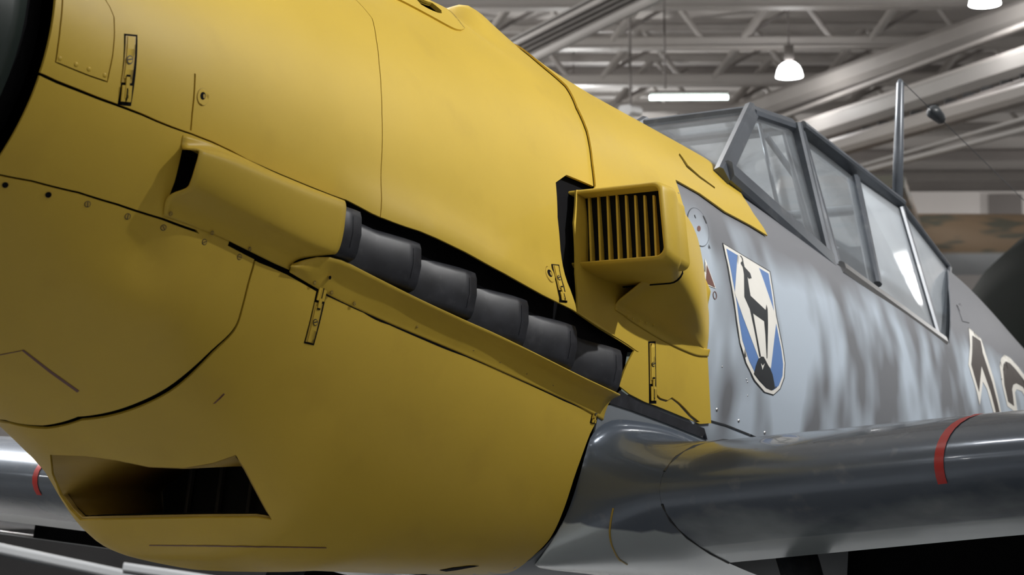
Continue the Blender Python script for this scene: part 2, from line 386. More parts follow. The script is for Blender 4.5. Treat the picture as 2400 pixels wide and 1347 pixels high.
def tube(name, pts, r, m, parent, seg=10, cap=True):
    pts = np.asarray(pts, float); n = len(pts); r = np.broadcast_to(r, n); R = []
    T = np.gradient(pts, axis=0); T /= np.linalg.norm(T, axis=1, keepdims=True)
    ref = np.array([0, 0, 1.]) if abs(T[0][2]) < .9 else np.array([1., 0, 0])
    for i in range(n):
        s = np.cross(ref, T[i]); s /= np.linalg.norm(s); u = np.cross(T[i], s)
        R.append([pts[i]+r[i]*(s*math.cos(a)+u*math.sin(a)) for a in np.linspace(0, 2*PI, seg, endpoint=False)])
    R = np.array(R); v = R.reshape(-1, 3); f = [(i*seg+j, i*seg+(j+1) % seg, (i+1)*seg+(j+1) % seg, (i+1)*seg+j) for i in range(n-1) for j in range(seg)]
    if cap: f += [tuple(range(seg))[::-1], tuple(range((n-1)*seg, n*seg))]
    return mesh(name, v, f, m, parent)

# ------------------------------------------------------------------ hangar: floor, roof, walls
FLOOR = paint('painted_concrete_floor', (.36, .36, .36), .4, .10, .8, dirt=(.20, .20, .20), dirt_amt=.3)
DECK = paint('roof_sheet_grey', (.52, .49, .465), .6, .08, .4)
STL = paint('roof_steel_offwhite', (.40, .375, .355), .5, .08, .7)
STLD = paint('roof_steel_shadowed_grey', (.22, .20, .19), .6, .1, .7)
WALLG = paint('hall_wall_dim_grey', (.36, .34, .33), .7, .08, .4)
WALL = paint('hall_wall_white', (.80, .76, .735), .7, .05, .4)
def box(name, lo, hi, m, parent=None):
    lo, hi = np.array(lo, float), np.array(hi, float)
    v = [(x, y, z) for x in (lo[0], hi[0]) for y in (lo[1], hi[1]) for z in (lo[2], hi[2])]
    f = [(0, 1, 3, 2), (4, 6, 7, 5), (0, 4, 5, 1), (2, 3, 7, 6), (0, 2, 6, 4), (1, 5, 7, 3)]
    return mesh(name, v, f, m, parent, False)
def wp(px, py, depth):
    """world point seen at a pixel at a distance along the view axis"""
    return CW+depth*(WF+WR*(px-W/2)/F-WU*(py-H/2)/F)
def hbox(name, f0, f1, r0, r1, z0, z1, m, parent=None):
    v = [hall(f, r, z) for f in (f0, f1) for r in (r0, r1) for z in (z0, z1)]
    return mesh(name, v, [(0, 1, 3, 2), (4, 6, 7, 5), (0, 4, 5, 1), (2, 3, 7, 6), (0, 2, 6, 4), (1, 5, 7, 3)], m, parent, False)
prop(hbox('floor', -16, 46, -28, 28, -.2, 0, FLOOR), 'grey painted concrete hangar floor', 'floor', kind='structure')
prop(hbox('ceiling', -16, 46, -28, 28, 8.6, 8.8, DECK), 'grey sheet roof deck above the white trusses', 'ceiling', kind='structure')
prop(hbox('wall_far', 45.8, 46, -28, 28, 0, 8.6, WALLG), 'dim grey far wall of the hangar', 'wall', kind='structure')
prop(hbox('wall_right', -16, 46, 27.8, 28, 0, 8.6, WALL), 'off-white right hangar wall', 'wall', kind='structure')
prop(hbox('wall_left', -16, 46, -28, -27.8, 0, 8.6, WALL), 'off-white left hangar wall', 'wall', kind='structure')
prop(hbox('wall_near', -16, -15.8, -28, 28, 0, 8.6, WALL), 'off-white near hangar wall', 'wall', kind='structure')

def th_z(x, z):
    """skin angle (port side) at a station and height"""
    zc = fC(x); dz = z-zc; u = dz >= 0; d = dz/(fT(x)-zc if u else fB(x)+zc); n = fU(x) if u else fL(x)
    return float(np.arctan2(max(1-abs(d)**n, 0)**(1/n), d))
# ------------------------------------------------------------------ the fighter
AC = empty('fighter_aircraft', (0, 0, Z0)); AC.rotation_euler = (0, DEL, 0)
prop(AC, 'yellow-nosed grey propeller fighter with open exhaust stubs filling the foreground', 'aircraft')

# bulges and dents of the round chin panel, placed where the photograph shows them
for (px, py, sx, st, am) in [(415, 700, .070, .14, .045), (343, 600, .030, .070, -.040), (190, 660, .05, .10, .014)]:
    q = tp(px, py); BUMPS.append((q[0], q[1], sx, st, am))
_bv.clear()

# traced lines -------------------------------------------------------------
seam1 = tr([(92, 172), (134, 189), (187, 210), (234, 229), (267, 241), (301, 254), (334, 267), (367, 282), (401, 296), (434, 308), (449, 313), (497, 332), (541, 353), (581, 375), (641, 402), (720, 435), (808, 470)])
seam1[0] = (0.0, 1.80)
lip_px = [(809, 470), (893, 503), (991, 544), (1093, 593), (1183, 642), (1273, 693), (1342, 727), (1403, 768), (1455, 799), (1499, 826)]
lipU = tr(lip_px, .03); lipU[0] = seam1[-1]
split_px = [(855, -2), (872, 43), (882, 94), (888.5, 150), (893, 207), (895, 267), (896, 317), (892.5, 398)]
split = tr(split_px[1:])
seam2a = tr([(0, 410), (74, 424), (184, 451), (276, 479), (382, 513), (460, 541), (529, 569), (598, 605)], 0, True)
seam2a = np.vstack([[[0, seam2a[0, 1]+(0-seam2a[0, 0])*(seam2a[1, 1]-seam2a[0, 1])/(seam2a[1, 0]-seam2a[0, 0])]], seam2a])
seam2b = tr([(598, 608), (634, 622), (674, 640), (741, 678), (770, 691), (852, 728), (913, 757), (995, 793), (1093, 832), (1158, 859), (1240, 897), (1322, 936), (1387, 963)], 0, True)
rnd = tr([(598, 608), (582, 665), (568, 720.5), (557, 757), (538, 785), (497, 822), (451, 865), (391, 911.5), (322, 946), (258, 967), (184, 978)], 0, True)
rnd = smooth(rnd, 3)
rnd = np.vstack([rnd, [[rnd[-1, 0]+.006, PI]]])
rear = tr([(1387, 963), (1396, 990), (1383, 1020), (1368, 1060), (1345, 1125), (1320, 1200), (1290, 1262), (1240, 1312), (1190, 1343)], 0, True)
rear = smooth(rear, 3); rear = np.vstack([rear, [[rear[-1, 0]-.02, PI]]])
def bmir(p): return np.stack([p[::-1, 0], 2*PI-p[::-1, 1]], 1)      # mirror across the belly line

# dark inner structure behind every gap
intake_px = [(552, 1067), (500, 1085), (430, 1097), (350, 1094), (270, 1078), (200, 1069), (118, 1066), (122, 1110), (141, 1160), (165, 1195), (188, 1218), (320, 1216), (480, 1213), (600, 1212), (636, 1217), (600, 1150), (575, 1102)]
hole = tr(pxd(intake_px, 16), 0, True)
x0, x1 = .012, 1.9
panel('inner_structure', [(x0, -PI/2), (1.88, -PI/2), (1.88, PI/2), (x0, PI/2)], BLK, AC, gap=0, h=-.014, thick=0, step=.04, bstep=.04)
panel('inner_structure', [(x0, PI/2), (1.6, PI/2), (1.6, 3*PI/2), (x0, 3*PI/2)], BLK, AC, [hole*np.array([1, 1])], gap=0, h=-.014, thick=0, step=.04, bstep=.02)

# upper cowling, front sheet (hatch, slits and trough cut out)
hatch_px = [(147, -60), (145, 0), (140, 60), (134, 110), (129, 146), (165, 161), (210, 179), (252, 193), (258, 165), (265, 130), (269, 85), (268, 40), (258, 16), (243, -8), (215, -45), (180, -70)]
hatch = tr(hatch_px)
slit1 = tr([(455.5, 172), (458.5, 173), (452, 264), (448.5, 306), (445.5, 305), (449, 264)])
cut = split.copy(); topx = split[0, 0]-.02
front_poly = np.vstack([seam1, [[ .660, seam1[-1, 1]-.01]], [[split[-1, 0]-.012, split[-1, 1]+.09]], split[::-1], [[topx, .1]], [[topx, -.1]], mir(split[::-1]), mir(seam1)])
# lower edge between the end of the seam and the split line follows the exhaust lip
k = lipU[:, 0] < split[-1, 0]
front_poly = np.vstack([seam1, lipU[1:3][lipU[1:3, 0] < split[-1, 0]-.01], [[split[-1, 0], np.interp(split[-1, 0], lipU[:, 0], lipU[:, 1])]], split[::-1], [[topx, .15]], [[topx, -.15]], mir(split[::-1]),
                        [[split[-1, 0], -np.interp(split[-1, 0], lipU[:, 0], lipU[:, 1])]], mir(lipU[1:3][lipU[1:3, 0] < split[-1, 0]-.01]), mir(seam1)])
def lip_h(x, t):
    tl = np.interp(x, lipU[:, 0], lipU[:, 1]); d = (tl-np.abs(t))*KM
    return .03*np.exp(-(np.maximum(d, 0)/.040)**2)*np.clip((x-.62)/.25, 0, 1)
panel('upper_cowling_panel', front_poly, YEL, AC, [hatch, slit1], hf=lip_h, gap=.001)
# upper cowling, rear sheet
crease_px = [(1343, 727), (1340, 660), (1334, 580), (1327, 500), (1322, 416), (1328, 411), (1360, 424), (1392, 438), (1386, 385), (1374, 310), (1350, 255), (1325, 205)]
crease = tr(crease_px[:5], .02).tolist()+tr(crease_px[5:]).tolist(); crease = np.array(crease)
ctop = crease[-1, 0]+.02
aft = np.vstack([[[split[-1, 0], np.interp(split[-1, 0], lipU[:, 0], lipU[:, 1])]], lipU[lipU[:, 0] > split[-1, 0]+.01]])
# the tail of the lip runs on as a narrow spike below the intake gap
aft = np.vstack([aft, tr([(1455, 794), (1403, 758), (1352, 728)], .03)])
back_poly = np.vstack([split[::-1][::-1], aft, crease, [[ctop, .2]], [[ctop, -.2]], mir(crease), mir(aft), mir(split), [[topx, -.15]], [[topx, .15]]])
sl = tr([(984, 14), (996, 21), (1010, 28), (1023, 33), (1033, 35)])
slot = np.vstack([sl, [sl[-1]+[.012, -.03]], (sl-[0, .075])[::-1]])
panel('upper_cowling_panel', back_poly, YEL, AC, [slot], hf=lip_h, gap=.001)
# access hatch with its riveted hinge
ht = panel('access_hatch', hatch, YEL, AC, gap=.0022, h=.0005, thick=.004, step=.03, bstep=.008)

# nose side panel, chin panel, lower cowling
side_poly = np.vstack([seam1[:-4]+np.stack([0*seam1[:-4, 0], .010*np.clip(1-seam1[:-4, 0]/.3, 0, 1)], 1), [[.42, seam1[-5, 1]]], [[.42, 2.05]], seam2a[seam2a[:, 0] < .37][::-1]])
duct_hole = tr([(427, 352), (447, 350), (475, 365), (470, 410), (455, 440), (430, 447), (404, 456), (396, 462), (410, 425)])
panel('nose_side_panel', side_poly, YEL, AC, [duct_hole], gap=.0016)
panel('nose_side_panel', mir(side_poly), YEL, AC, gap=.0016)
chin_poly = np.vstack([seam2a, rnd[1:], bmir(rnd)[1:], bmir(seam2a)[1:]])
panel('chin_panel', chin_poly, YEL, AC, gap=.0022)
rlow = rnd.copy(); rlow[:, 0] += .0065*np.clip((rnd[:, 1]-2.15)/.3, 0, 1)
low_poly = np.vstack([seam2b, rear[1:], bmir(rear)[1:], bmir(seam2b)[1:], bmir(rlow)[::-1][1:-1][::-1][::-1], rlow[::-1][:-1]])
panel('lower_cowling', low_poly, YEL, AC, [hole], gap=.0022)

# chin intake: duct walls, radiator core and its tubes
hp = S(hole[:, 0], hole[:, 1], np.full(len(hole), -.004))
cen = hp.mean(0); back = hp.copy(); back[:, 0] = 1.0; back[:, 1] = cen[1]+(hp[:, 1]-cen[1])*1.05; back[:, 2] = hp[:, 2].min()+(hp[:, 2]-hp[:, 2].min())*2.3
inn = empty('oil_cooler', (0, 0, 0), AC)
grid_mesh('duct_wall', [hp, hp*.4+back*.6, back], DUCT, inn, close_v=True, solid=.004)
bx, by, bz = .98, (back[:, 1].min(), back[:, 1].max()), (back[:, 2].min(), back[:, 2].max())
core = back*.985+back.mean(0)*.015; core[:, 0] = bx; mesh('radiator_core', core, [tuple(range(len(core)))], CORE, inn, False)
for y in np.linspace(by[0]+.09, by[1]-.09, 5):
    bar('radiator_tube', (bx-.012, y, bz[0]+.02), (bx-.012, y, bz[1]-.04), .008, .012, CORE2, inn, up=(1, 0, 0))

# ------------------------------------------------------------------ exhaust: shroud, stubs, guard strip
def loft(name, lines, m, parent, n=28, sub=6, solid=.0028, hs=None):
    """a pressed sheet: traced lines, each with its height off the skin, skinned across"""
    L = []
    for pts in lines:
        P = np.array([hit(a, b, h) for a, b, h in pts]); d = np.concatenate([[0], np.cumsum(np.linalg.norm(np.diff(P, axis=0), axis=1))])
        s = np.linspace(0, d[-1], n); L.append(np.stack([np.interp(s, d, P[:, k]) for k in range(3)], 1))
    L = np.array(L)                                        # lines x n x 3
    for _ in range(2): L[:, 1:-1] = .25*L[:, :-2]+.5*L[:, 1:-1]+.25*L[:, 2:]
    rows = np.array([smooth(L[:, i], sub) for i in range(n)])
    return grid_mesh(name, rows, m, parent, solid=solid)
def ln(pts, h):
    h = np.linspace(h[0], h[1], len(pts)) if isinstance(h, tuple) else [h]*len(pts)
    return [(a, b, float(round(q, 3))) for (a, b), q in zip(pts, h)]
loft('exhaust_shroud', [
    ln([(430, 317), (497, 334), (541, 355), (641, 403), (725, 438), (808, 470)], .002),
    ln([(427, 343), (490, 345), (545, 364), (645, 408), (728, 441), (809, 472)], (.004, .028)),
    ln([(440, 347), (505, 353), (560, 373), (655, 415), (732, 446), (810, 475)], (.028, .036)),
    ln([(464, 349), (520, 365), (575, 386), (665, 424), (738, 452), (811, 480)], (.044, .038)),
    ln([(468, 360), (530, 382), (590, 407), (672, 441), (742, 471), (811, 496)], (.050, .042)),
    ln([(458, 396), (525, 427), (588, 456), (664, 494), (735, 527), (804, 552)], (.050, .044)),
    ln([(448, 426), (520, 463), (585, 495), (655, 532), (724, 566), (791, 591)], (.044, .040)),
    ln([(437, 443), (510, 480), (575, 511), (640, 545), (705, 577), (770, 597)], (.034, .028)),
    ln([(404, 456), (480, 499), (545, 531), (610, 562), (672, 589), (715, 604)], (.016, .012)),
    ln([(389, 472), (465, 515), (530, 546), (597, 576), (650, 603), (690, 613)], .007),
    ln([(384, 506), (460, 533), (529, 561), (598, 595), (640, 616), (677, 632)], .002)], YEL, AC, sub=4)
lowlip = [(783, 598), (832, 626), (913, 667), (995, 708), (1093, 753), (1158, 781), (1225, 814), (1293, 848), (1362, 883), (1454, 926)]
loft('exhaust_guard_strip', [
    ln([(684, 618), (700, 606), (740, 602)], (.005, .02))+ln(lowlip, (.034, .040)),
    ln([(682, 624), (704, 625), (745, 634), (790, 650)], .014)+ln([(913, 702), (1093, 785), (1225, 842), (1362, 907), (1432, 938)], .018),
    ln([(681, 631), (710, 648), (752, 668), (790, 685)], .006)+ln([(913, 741), (1093, 817), (1225, 876), (1362, 936), (1420, 962)], .006),
    ln([(679, 638), (712, 658), (752, 681), (790, 702)], .002)+ln([(913, 758), (1093, 833), (1225, 892), (1362, 954), (1414, 985)], .002)], YEL, AC, n=40, sub=4)
exh = empty('exhaust_row', (0, 0, 0), AC)
botpx = [(835, 612), (975, 683), (1100, 747), (1225, 812), (1340, 866), (1450, 920)]
def stub(i):
    xt, yt, zt = .657+.17*i, -.447-.007*i, -.097-.007*i
    zb = at_y(*botpx[i], yt)[2]; th = .05; rows = []
    for dx, dy, grow in [(-.235, .085, .0), (-.16, .058, .0)][0 if i else 2:]+([] if i else [(-.13, .045, 0)])+[(-.09, .028 if i else .03, .0), (-.03, .004, .0), (0, -.001, .001)]:
        yo, yi = yt+dy, yt+dy+th; a, b = zt+grow+ (.012 if dx < -.1 else 0), zb-grow; r = .016
        pr = [(yi, a), (yo+r, a), (yo+r*.3, a-r*.3), (yo, a-r), (yo-.004, (a+b)/2), (yo, b+r), (yo+r*.3, b+r*.3), (yo+r, b), (yi, b)]
        rows.append([(xt+dx, y, z) for y, z in pr])
    o = grid_mesh('exhaust_stub', rows, EXH, exh, close_v=True, solid=.003)
    e = np.array(rows[-1]); c = e.mean(0); e = c+(e-c)*.86; e[:, 0] -= .02
    mesh('outlet_bore', e, [tuple(range(len(e)))], BLK, o, False)
for i in range(6): stub(i)

# ------------------------------------------------------------------ rear cowling and the grey fuselage
c_px = [(1392, 441), (1350, 442), (1345, 520), (1349, 640), (1353, 735), (1403, 770), (1455, 802), (1486, 822), (1471, 850), (1462, 872), (1450, 906), (1475, 926), (1512, 945), (1536, 953), (1590, 975), (1640, 996), (1667, 994),
        (1664, 930), (1657, 810), (1645, 700), (1628, 600), (1612, 520), (1597, 465), (1583, 420), (1640, 452), (1700, 495), (1760, 527), (1799, 551), (1790, 533), (1765, 498), (1740, 458), (1716, 418)]
cp_ = tr(c_px, .006)
wsb = np.array([[2.30, .50], [2.24, .3], [2.22, .1]])
cpoly = np.vstack([crease[::-1][:5]*[1, 1]+[-.003, 0], cp_, wsb, mir(wsb), mir(cp_), mir(crease[::-1][:5])+[-.003, 0], [[ctop-.003, -.2]], [[ctop-.003, .2]]])
crack1 = tr([(1592, 358), (1612, 386), (1640, 411), (1675, 437), (1674, 440), (1638, 415), (1608, 390), (1590, 362)], .006)
crack2 = tr([(1533, 918), (1548, 934), (1565, 939), (1575, 932), (1592, 944), (1608, 960), (1620, 974), (1640, 990), (1630, 991), (1614, 976), (1604, 965), (1590, 949), (1574, 936), (1563, 943), (1546, 938), (1533, 925)], .006)
panel('rear_cowling', cpoly, YEL, AC, [crack1, crack2], gap=.001, h=.006, thick=.004)
# cockpit opening: windscreen foot, sills, slanting rear window
A0 = np.array([2.231, -.300, .516]); A1 = np.array([2.594, -.165, .822]); B1 = np.array([2.80, -.190, .852]); B0 = np.array([2.818, -.315, .451])
C1 = np.array([3.566, -.190, .864]); C0 = np.array([3.592, -.330, .421]); D1 = np.array([4.215, -.098, .858])
M1 = at_y(2000, 418, -.19); M0 = at_y(2052, 668, -.324)
sill = inv(np.array([A0+[-.01, 0, -.02], (A0+B0)/2+[0, -.015, -.02], B0+[0, -.01, -.02], (B0+C0)/2+[0, -.01, -.02], C0+[.03, 0, -.02], (C0+D1)/2+[0, 0, 0], D1+[0, 0, 0]]))
opening = np.vstack([[[2.19, .3]], sill, mir(sill), [[2.19, -.3]]])
fpoly = [(1.74, -1.60), (1.74, 1.60), (1.62, th_z(1.62, -.20)), (1.51, th_z(1.51, -.26)), (1.50, 2.2), (1.50, 2.6), (1.50, PI), (7.38, PI), (7.38, -PI), (1.50, -PI), (1.50, -2.6), (1.50, -2.2), (1.51, -th_z(1.51, -.26)), (1.62, -th_z(1.62, -.20))]
panel('fuselage_skin', fpoly, FUS, AC, [opening], gap=0, h=0, thick=.004, step=.04, bstep=.03)

# supercharger intake: grille box, slats and blister fairing
SI = empty('supercharger_intake', (0, 0, 0), AC); XG = 1.36
g = [at_x(a, b, XG) for a, b in [(1326, 446), (1549, 445), (1568, 613), (1343, 619)]]         # outer corners of the mouth
def rrect(x, yi, yo, zt, zb, r=.022, n=5, sk=0.):
    pts = [(x, yi, zt), ]
    for k in range(n+1):
        a = PI/2*k/n; pts.append((x, yo+r-r*math.sin(a), zt-r+r*math.cos(a)))
    for k in range(n+1):
        a = PI/2*k/n; pts.append((x, yo+r-r*math.cos(a)-sk, zb+r-r*math.sin(a)))
    pts.append((x, yi, zb)); return np.array(pts)
zt_, zb_ = g[0][2]-.004, g[3][2]; yo_ = g[1][1]
s0 = rrect(XG, -.405, yo_, zt_, zb_, sk=.022)
s1 = rrect(XG+.006, -.405, yo_-.004, zt_+.004, zb_-.005, sk=.022); s2 = rrect(XG+.05, -.40, yo_-.007, zt_+.008, zb_-.010, sk=.022)
s3 = rrect(XG+.165, -.42, yo_+.042, zt_+.012, zb_-.002, .028, sk=.012)
si = rrect(XG, -.415, yo_+.005, zt_-.007, zb_+.003, .016, sk=.022); sj = si.copy(); sj[:, 0] += .11
grid_mesh('intake_box', [sj, si, s0, s1, s2, s3], YEL, SI, solid=0)
mesh('intake_throat', [(XG+.030, -.38, zt_+.002), (XG+.030, yo_+.006, zt_+.002), (XG+.030, yo_-.014, zb_-.002), (XG+.030, -.38, zb_-.002)], [(0, 1, 2, 3)], BLK, SI, False)
tube('seam_gap', s3+np.array([.001, -.0005, 0]), .0026, BLK, SI, 6, False)
for k in range(10):
    f_ = k/9.; a = at_x(1334+f_*195, 456+f_*0, XG+.02); b = at_x(1345+f_*196, 613, XG+.02)
    v = []
    for P in (a, b):
        for dx, dy in ((-.006, -.0022), (-.006, .0022), (.008, .0022), (.008, -.0022)): v.append(P+np.array([dx+(.010 if P is a else 0), dy, 0]))
    mesh('intake_slat', v, [(0, 1, 2, 3), (7, 6, 5, 4), (0, 4, 5, 1), (1, 5, 6, 2), (2, 6, 7, 3), (3, 7, 4, 0)], YEL, SI, False)
rows = []
for x, hh, zt2, zc1, zc0, zb2 in [(1.500, .136, .176, .158, .026, -.050), (1.53, .134, .178, .160, .024, -.052), (1.56, .130, .184, .164, .016, -.056), (1.62, .118, .192, .170, .006, -.060), (1.70, .094, .196, .166, -.006, -.064), (1.78, .060, .185, .15, -.014, -.064), (1.85, .028, .15, .11, -.020, -.060), (1.90, .006, .10, .06, -.022, -.050)]:
    pr = [(zt2+.012, .007), (zt2, .012), (zc1+.012, hh*.75), (zc1-.012, hh*.97), ((zc1+zc0)/2, hh*1.02), (zc0+.012, hh*.97), (zc0-.014, hh*.62), ((zc0+zb2)/2, hh*.30+.004), (zb2+.016, .011), (zb2, .008)]
    P = np.array([S(np.array([x]), np.array([th_z(x, z)]), np.array([q]))[0] for z, q in pr])
    P[:, 1] = np.minimum(P[:, 1], 9); rows.append(smooth(P, 4))
rows = np.array(rows); rr = np.array([smooth(rows[:, j], 4) for j in range(rows.shape[1])]).transpose(1, 0, 2)
grid_mesh('intake_fairing', rr, YEL, SI, solid=.003)

# ------------------------------------------------------------------ canopy
CAN = empty('canopy', (0, 0, 0), AC)
def mr(P): return np.array(P)*[1, -1, 1]
def quad(name, pts, m, parent, solid=.005):
    o = mesh(name, pts, [tuple(range(len(pts)))], m, parent, False)
    if m is not GLH: s = o.modifiers.new('thickness', 'SOLIDIFY'); s.thickness = solid; s.offset = 0
    return o
A0s, A1s, B1s, B0s, C1s, C0s, D1s, M1s, M0s = map(mr, (A0, A1, B1, B0, C1, C0, D1, M1, M0))
def fr(a, b, w, d, up=(0, 0, 1), m=GRYD, nm='frame_bar'): return bar(nm, a, b, w, d, m, CAN, up)
fr(A0+[-.02, 0, -.02], A1+[.01, 0, .008], .050, .030, (0, -1, .3)); fr(A0s+[-.02, 0, -.02], A1s+[.01, 0, .008], .050, .030, (0, 1, .3))
fr(A1, A1s, .045, .028); fr(A1, B1, .045, .035, (0, -1, 1)); fr(A1s, B1s, .045, .035, (0, 1, 1)); fr(B1, B1s, .05, .03)
fr(B1, B0+[0, 0, -.04], .026, .060, (0, -1, .3)); fr(B1s, B0s+[0, 0, -.04], .026, .060, (0, 1, .3))
fr(A0, B0, .06, .045, (0, -1, .3)); fr(A0s, B0s, .06, .045, (0, 1, .3))
fr(B1+[.03, -.004, .006], C1, .022, .055, (0, -1, .5)); fr(B1s+[.03, .004, .006], C1s, .022, .055, (0, 1, .5))
fr(B0+[.03, -.01, -.012], C0, .035, .06, (0, -1, .4), STEEL, 'sill_rail'); fr(B0s+[.03, .01, -.012], C0s, .035, .06, (0, 1, .4), STEEL, 'sill_rail')
fr(C1, C0, .026, .03, (0, -1, .3)); fr(C1s, C0s, .026, .03, (0, 1, .3)); fr(C1, C1s, .03, .03)
fr(B1+[.04, -.004, 0], B0+[.04, -.006, 0], .03, .03, (0, -1, .3)); fr(B1s+[.04, .004, 0], B0s+[.04, .006, 0], .03, .03, (0, 1, .3))
fr(M1, M0, .03, .035, (0, -1, .3)); fr(M1s, M0s, .03, .035, (0, 1, .3))
fr(C1+[.03, 0, 0], D1, .02, .03, (0, -1, .5)); fr(C1s+[.03, 0, 0], D1s, .02, .03, (0, 1, .5)); fr(D1, C0+[.04, 0, 0], .02, .03, (0, -1, .3)); fr(D1s, C0s+[.04, 0, 0], .02, .03, (0, 1, .3))
fr(at_y(1868, 420, -.19), at_y(1795, 318, -.175), .016, .016); tube('stay_rod', [at_y(1779, 288, -.165), at_y(1823, 484, -.25)], .006, GRYD, CAN, 8)                                  # stay inside the quarter light
quad('windscreen_pane', [A0, A0s, A1s, A1], GLS, CAN, .02)
quad('quarter_pane', [A0, A1, B1, B0], GLS, CAN); quad('quarter_pane', [A0s, A1s, B1s, B0s], GLH, CAN)
quad('roof_pane', [A1, A1s, B1s, B1], GLS, CAN); quad('roof_pane', [B1, B1s, C1s, C1], GLS, CAN)
quad('side_pane', [B1, M1, M0, B0], GLS, CAN); quad('side_pane', [B1s, M1s, M0s, B0s], GLH, CAN)
quad('side_pane', [M1, C1, C0, M0], GLM, CAN); quad('side_pane', [M1s, C1s, C0s, M0s], GLH, CAN)
quad('rear_pane', [C1, D1, C0], GLM, CAN); quad('rear_pane', [C1s, D1s, C0s], GLM, CAN); quad('rear_pane', [C1, C1s, D1s, D1], GLS, CAN)
# cockpit: tub, instrument panel, seat back and head armour
CK = empty('cockpit', (0, 0, 0), AC)
for s in (-1, 1): box('side_wall', (2.3, s*.30-.01, -.1), (3.9, s*.30+.01, .40), INT, CK)
box('cockpit_floor', (2.3, -.30, -.12), (3.9, .30, -.09), INT, CK); box('instrument_panel', (2.36, -.27, .1), (2.40, .27, .50), INK, CK)
box('seat_back', (3.40, -.21, -.05), (3.44, .21, .42), INT, CK); box('head_armour', (3.50, -.16, .40), (3.53, .16, .72), GRYD, CK); box('gunsight', (2.42, -.05, .50), (2.50, .05, .64), INK, CK)
box('rear_shelf', (3.60, -.28, .40), (4.1, .28, .42), INT, CK)
# aerial mast
mb = at_y(2102, 520, 0); mt_ = at_y(2110, 186, 0)
mst = tube('aerial_mast', [mb+(mt_-mb)*k for k in (0, .5, .97, 1)], [.019, .017, .013, .006], GRYD, AC, 12); mst.data.update()
ia = at_y(2197, 271, 0); wd_ = ia-mt_; wd_ /= np.linalg.norm(wd_); fin_top = mt_+wd_*(7.15-mt_[0])/wd_[0]
tube('aerial_wire', [mt_, ia, fin_top], .0016, INK, AC, 5)
tube('wire_insulator', [ia-wd_*.06, ia-wd_*.04, ia+wd_*.03, ia+wd_*.06], [.005, .026, .020, .004], INK, AC, 10)

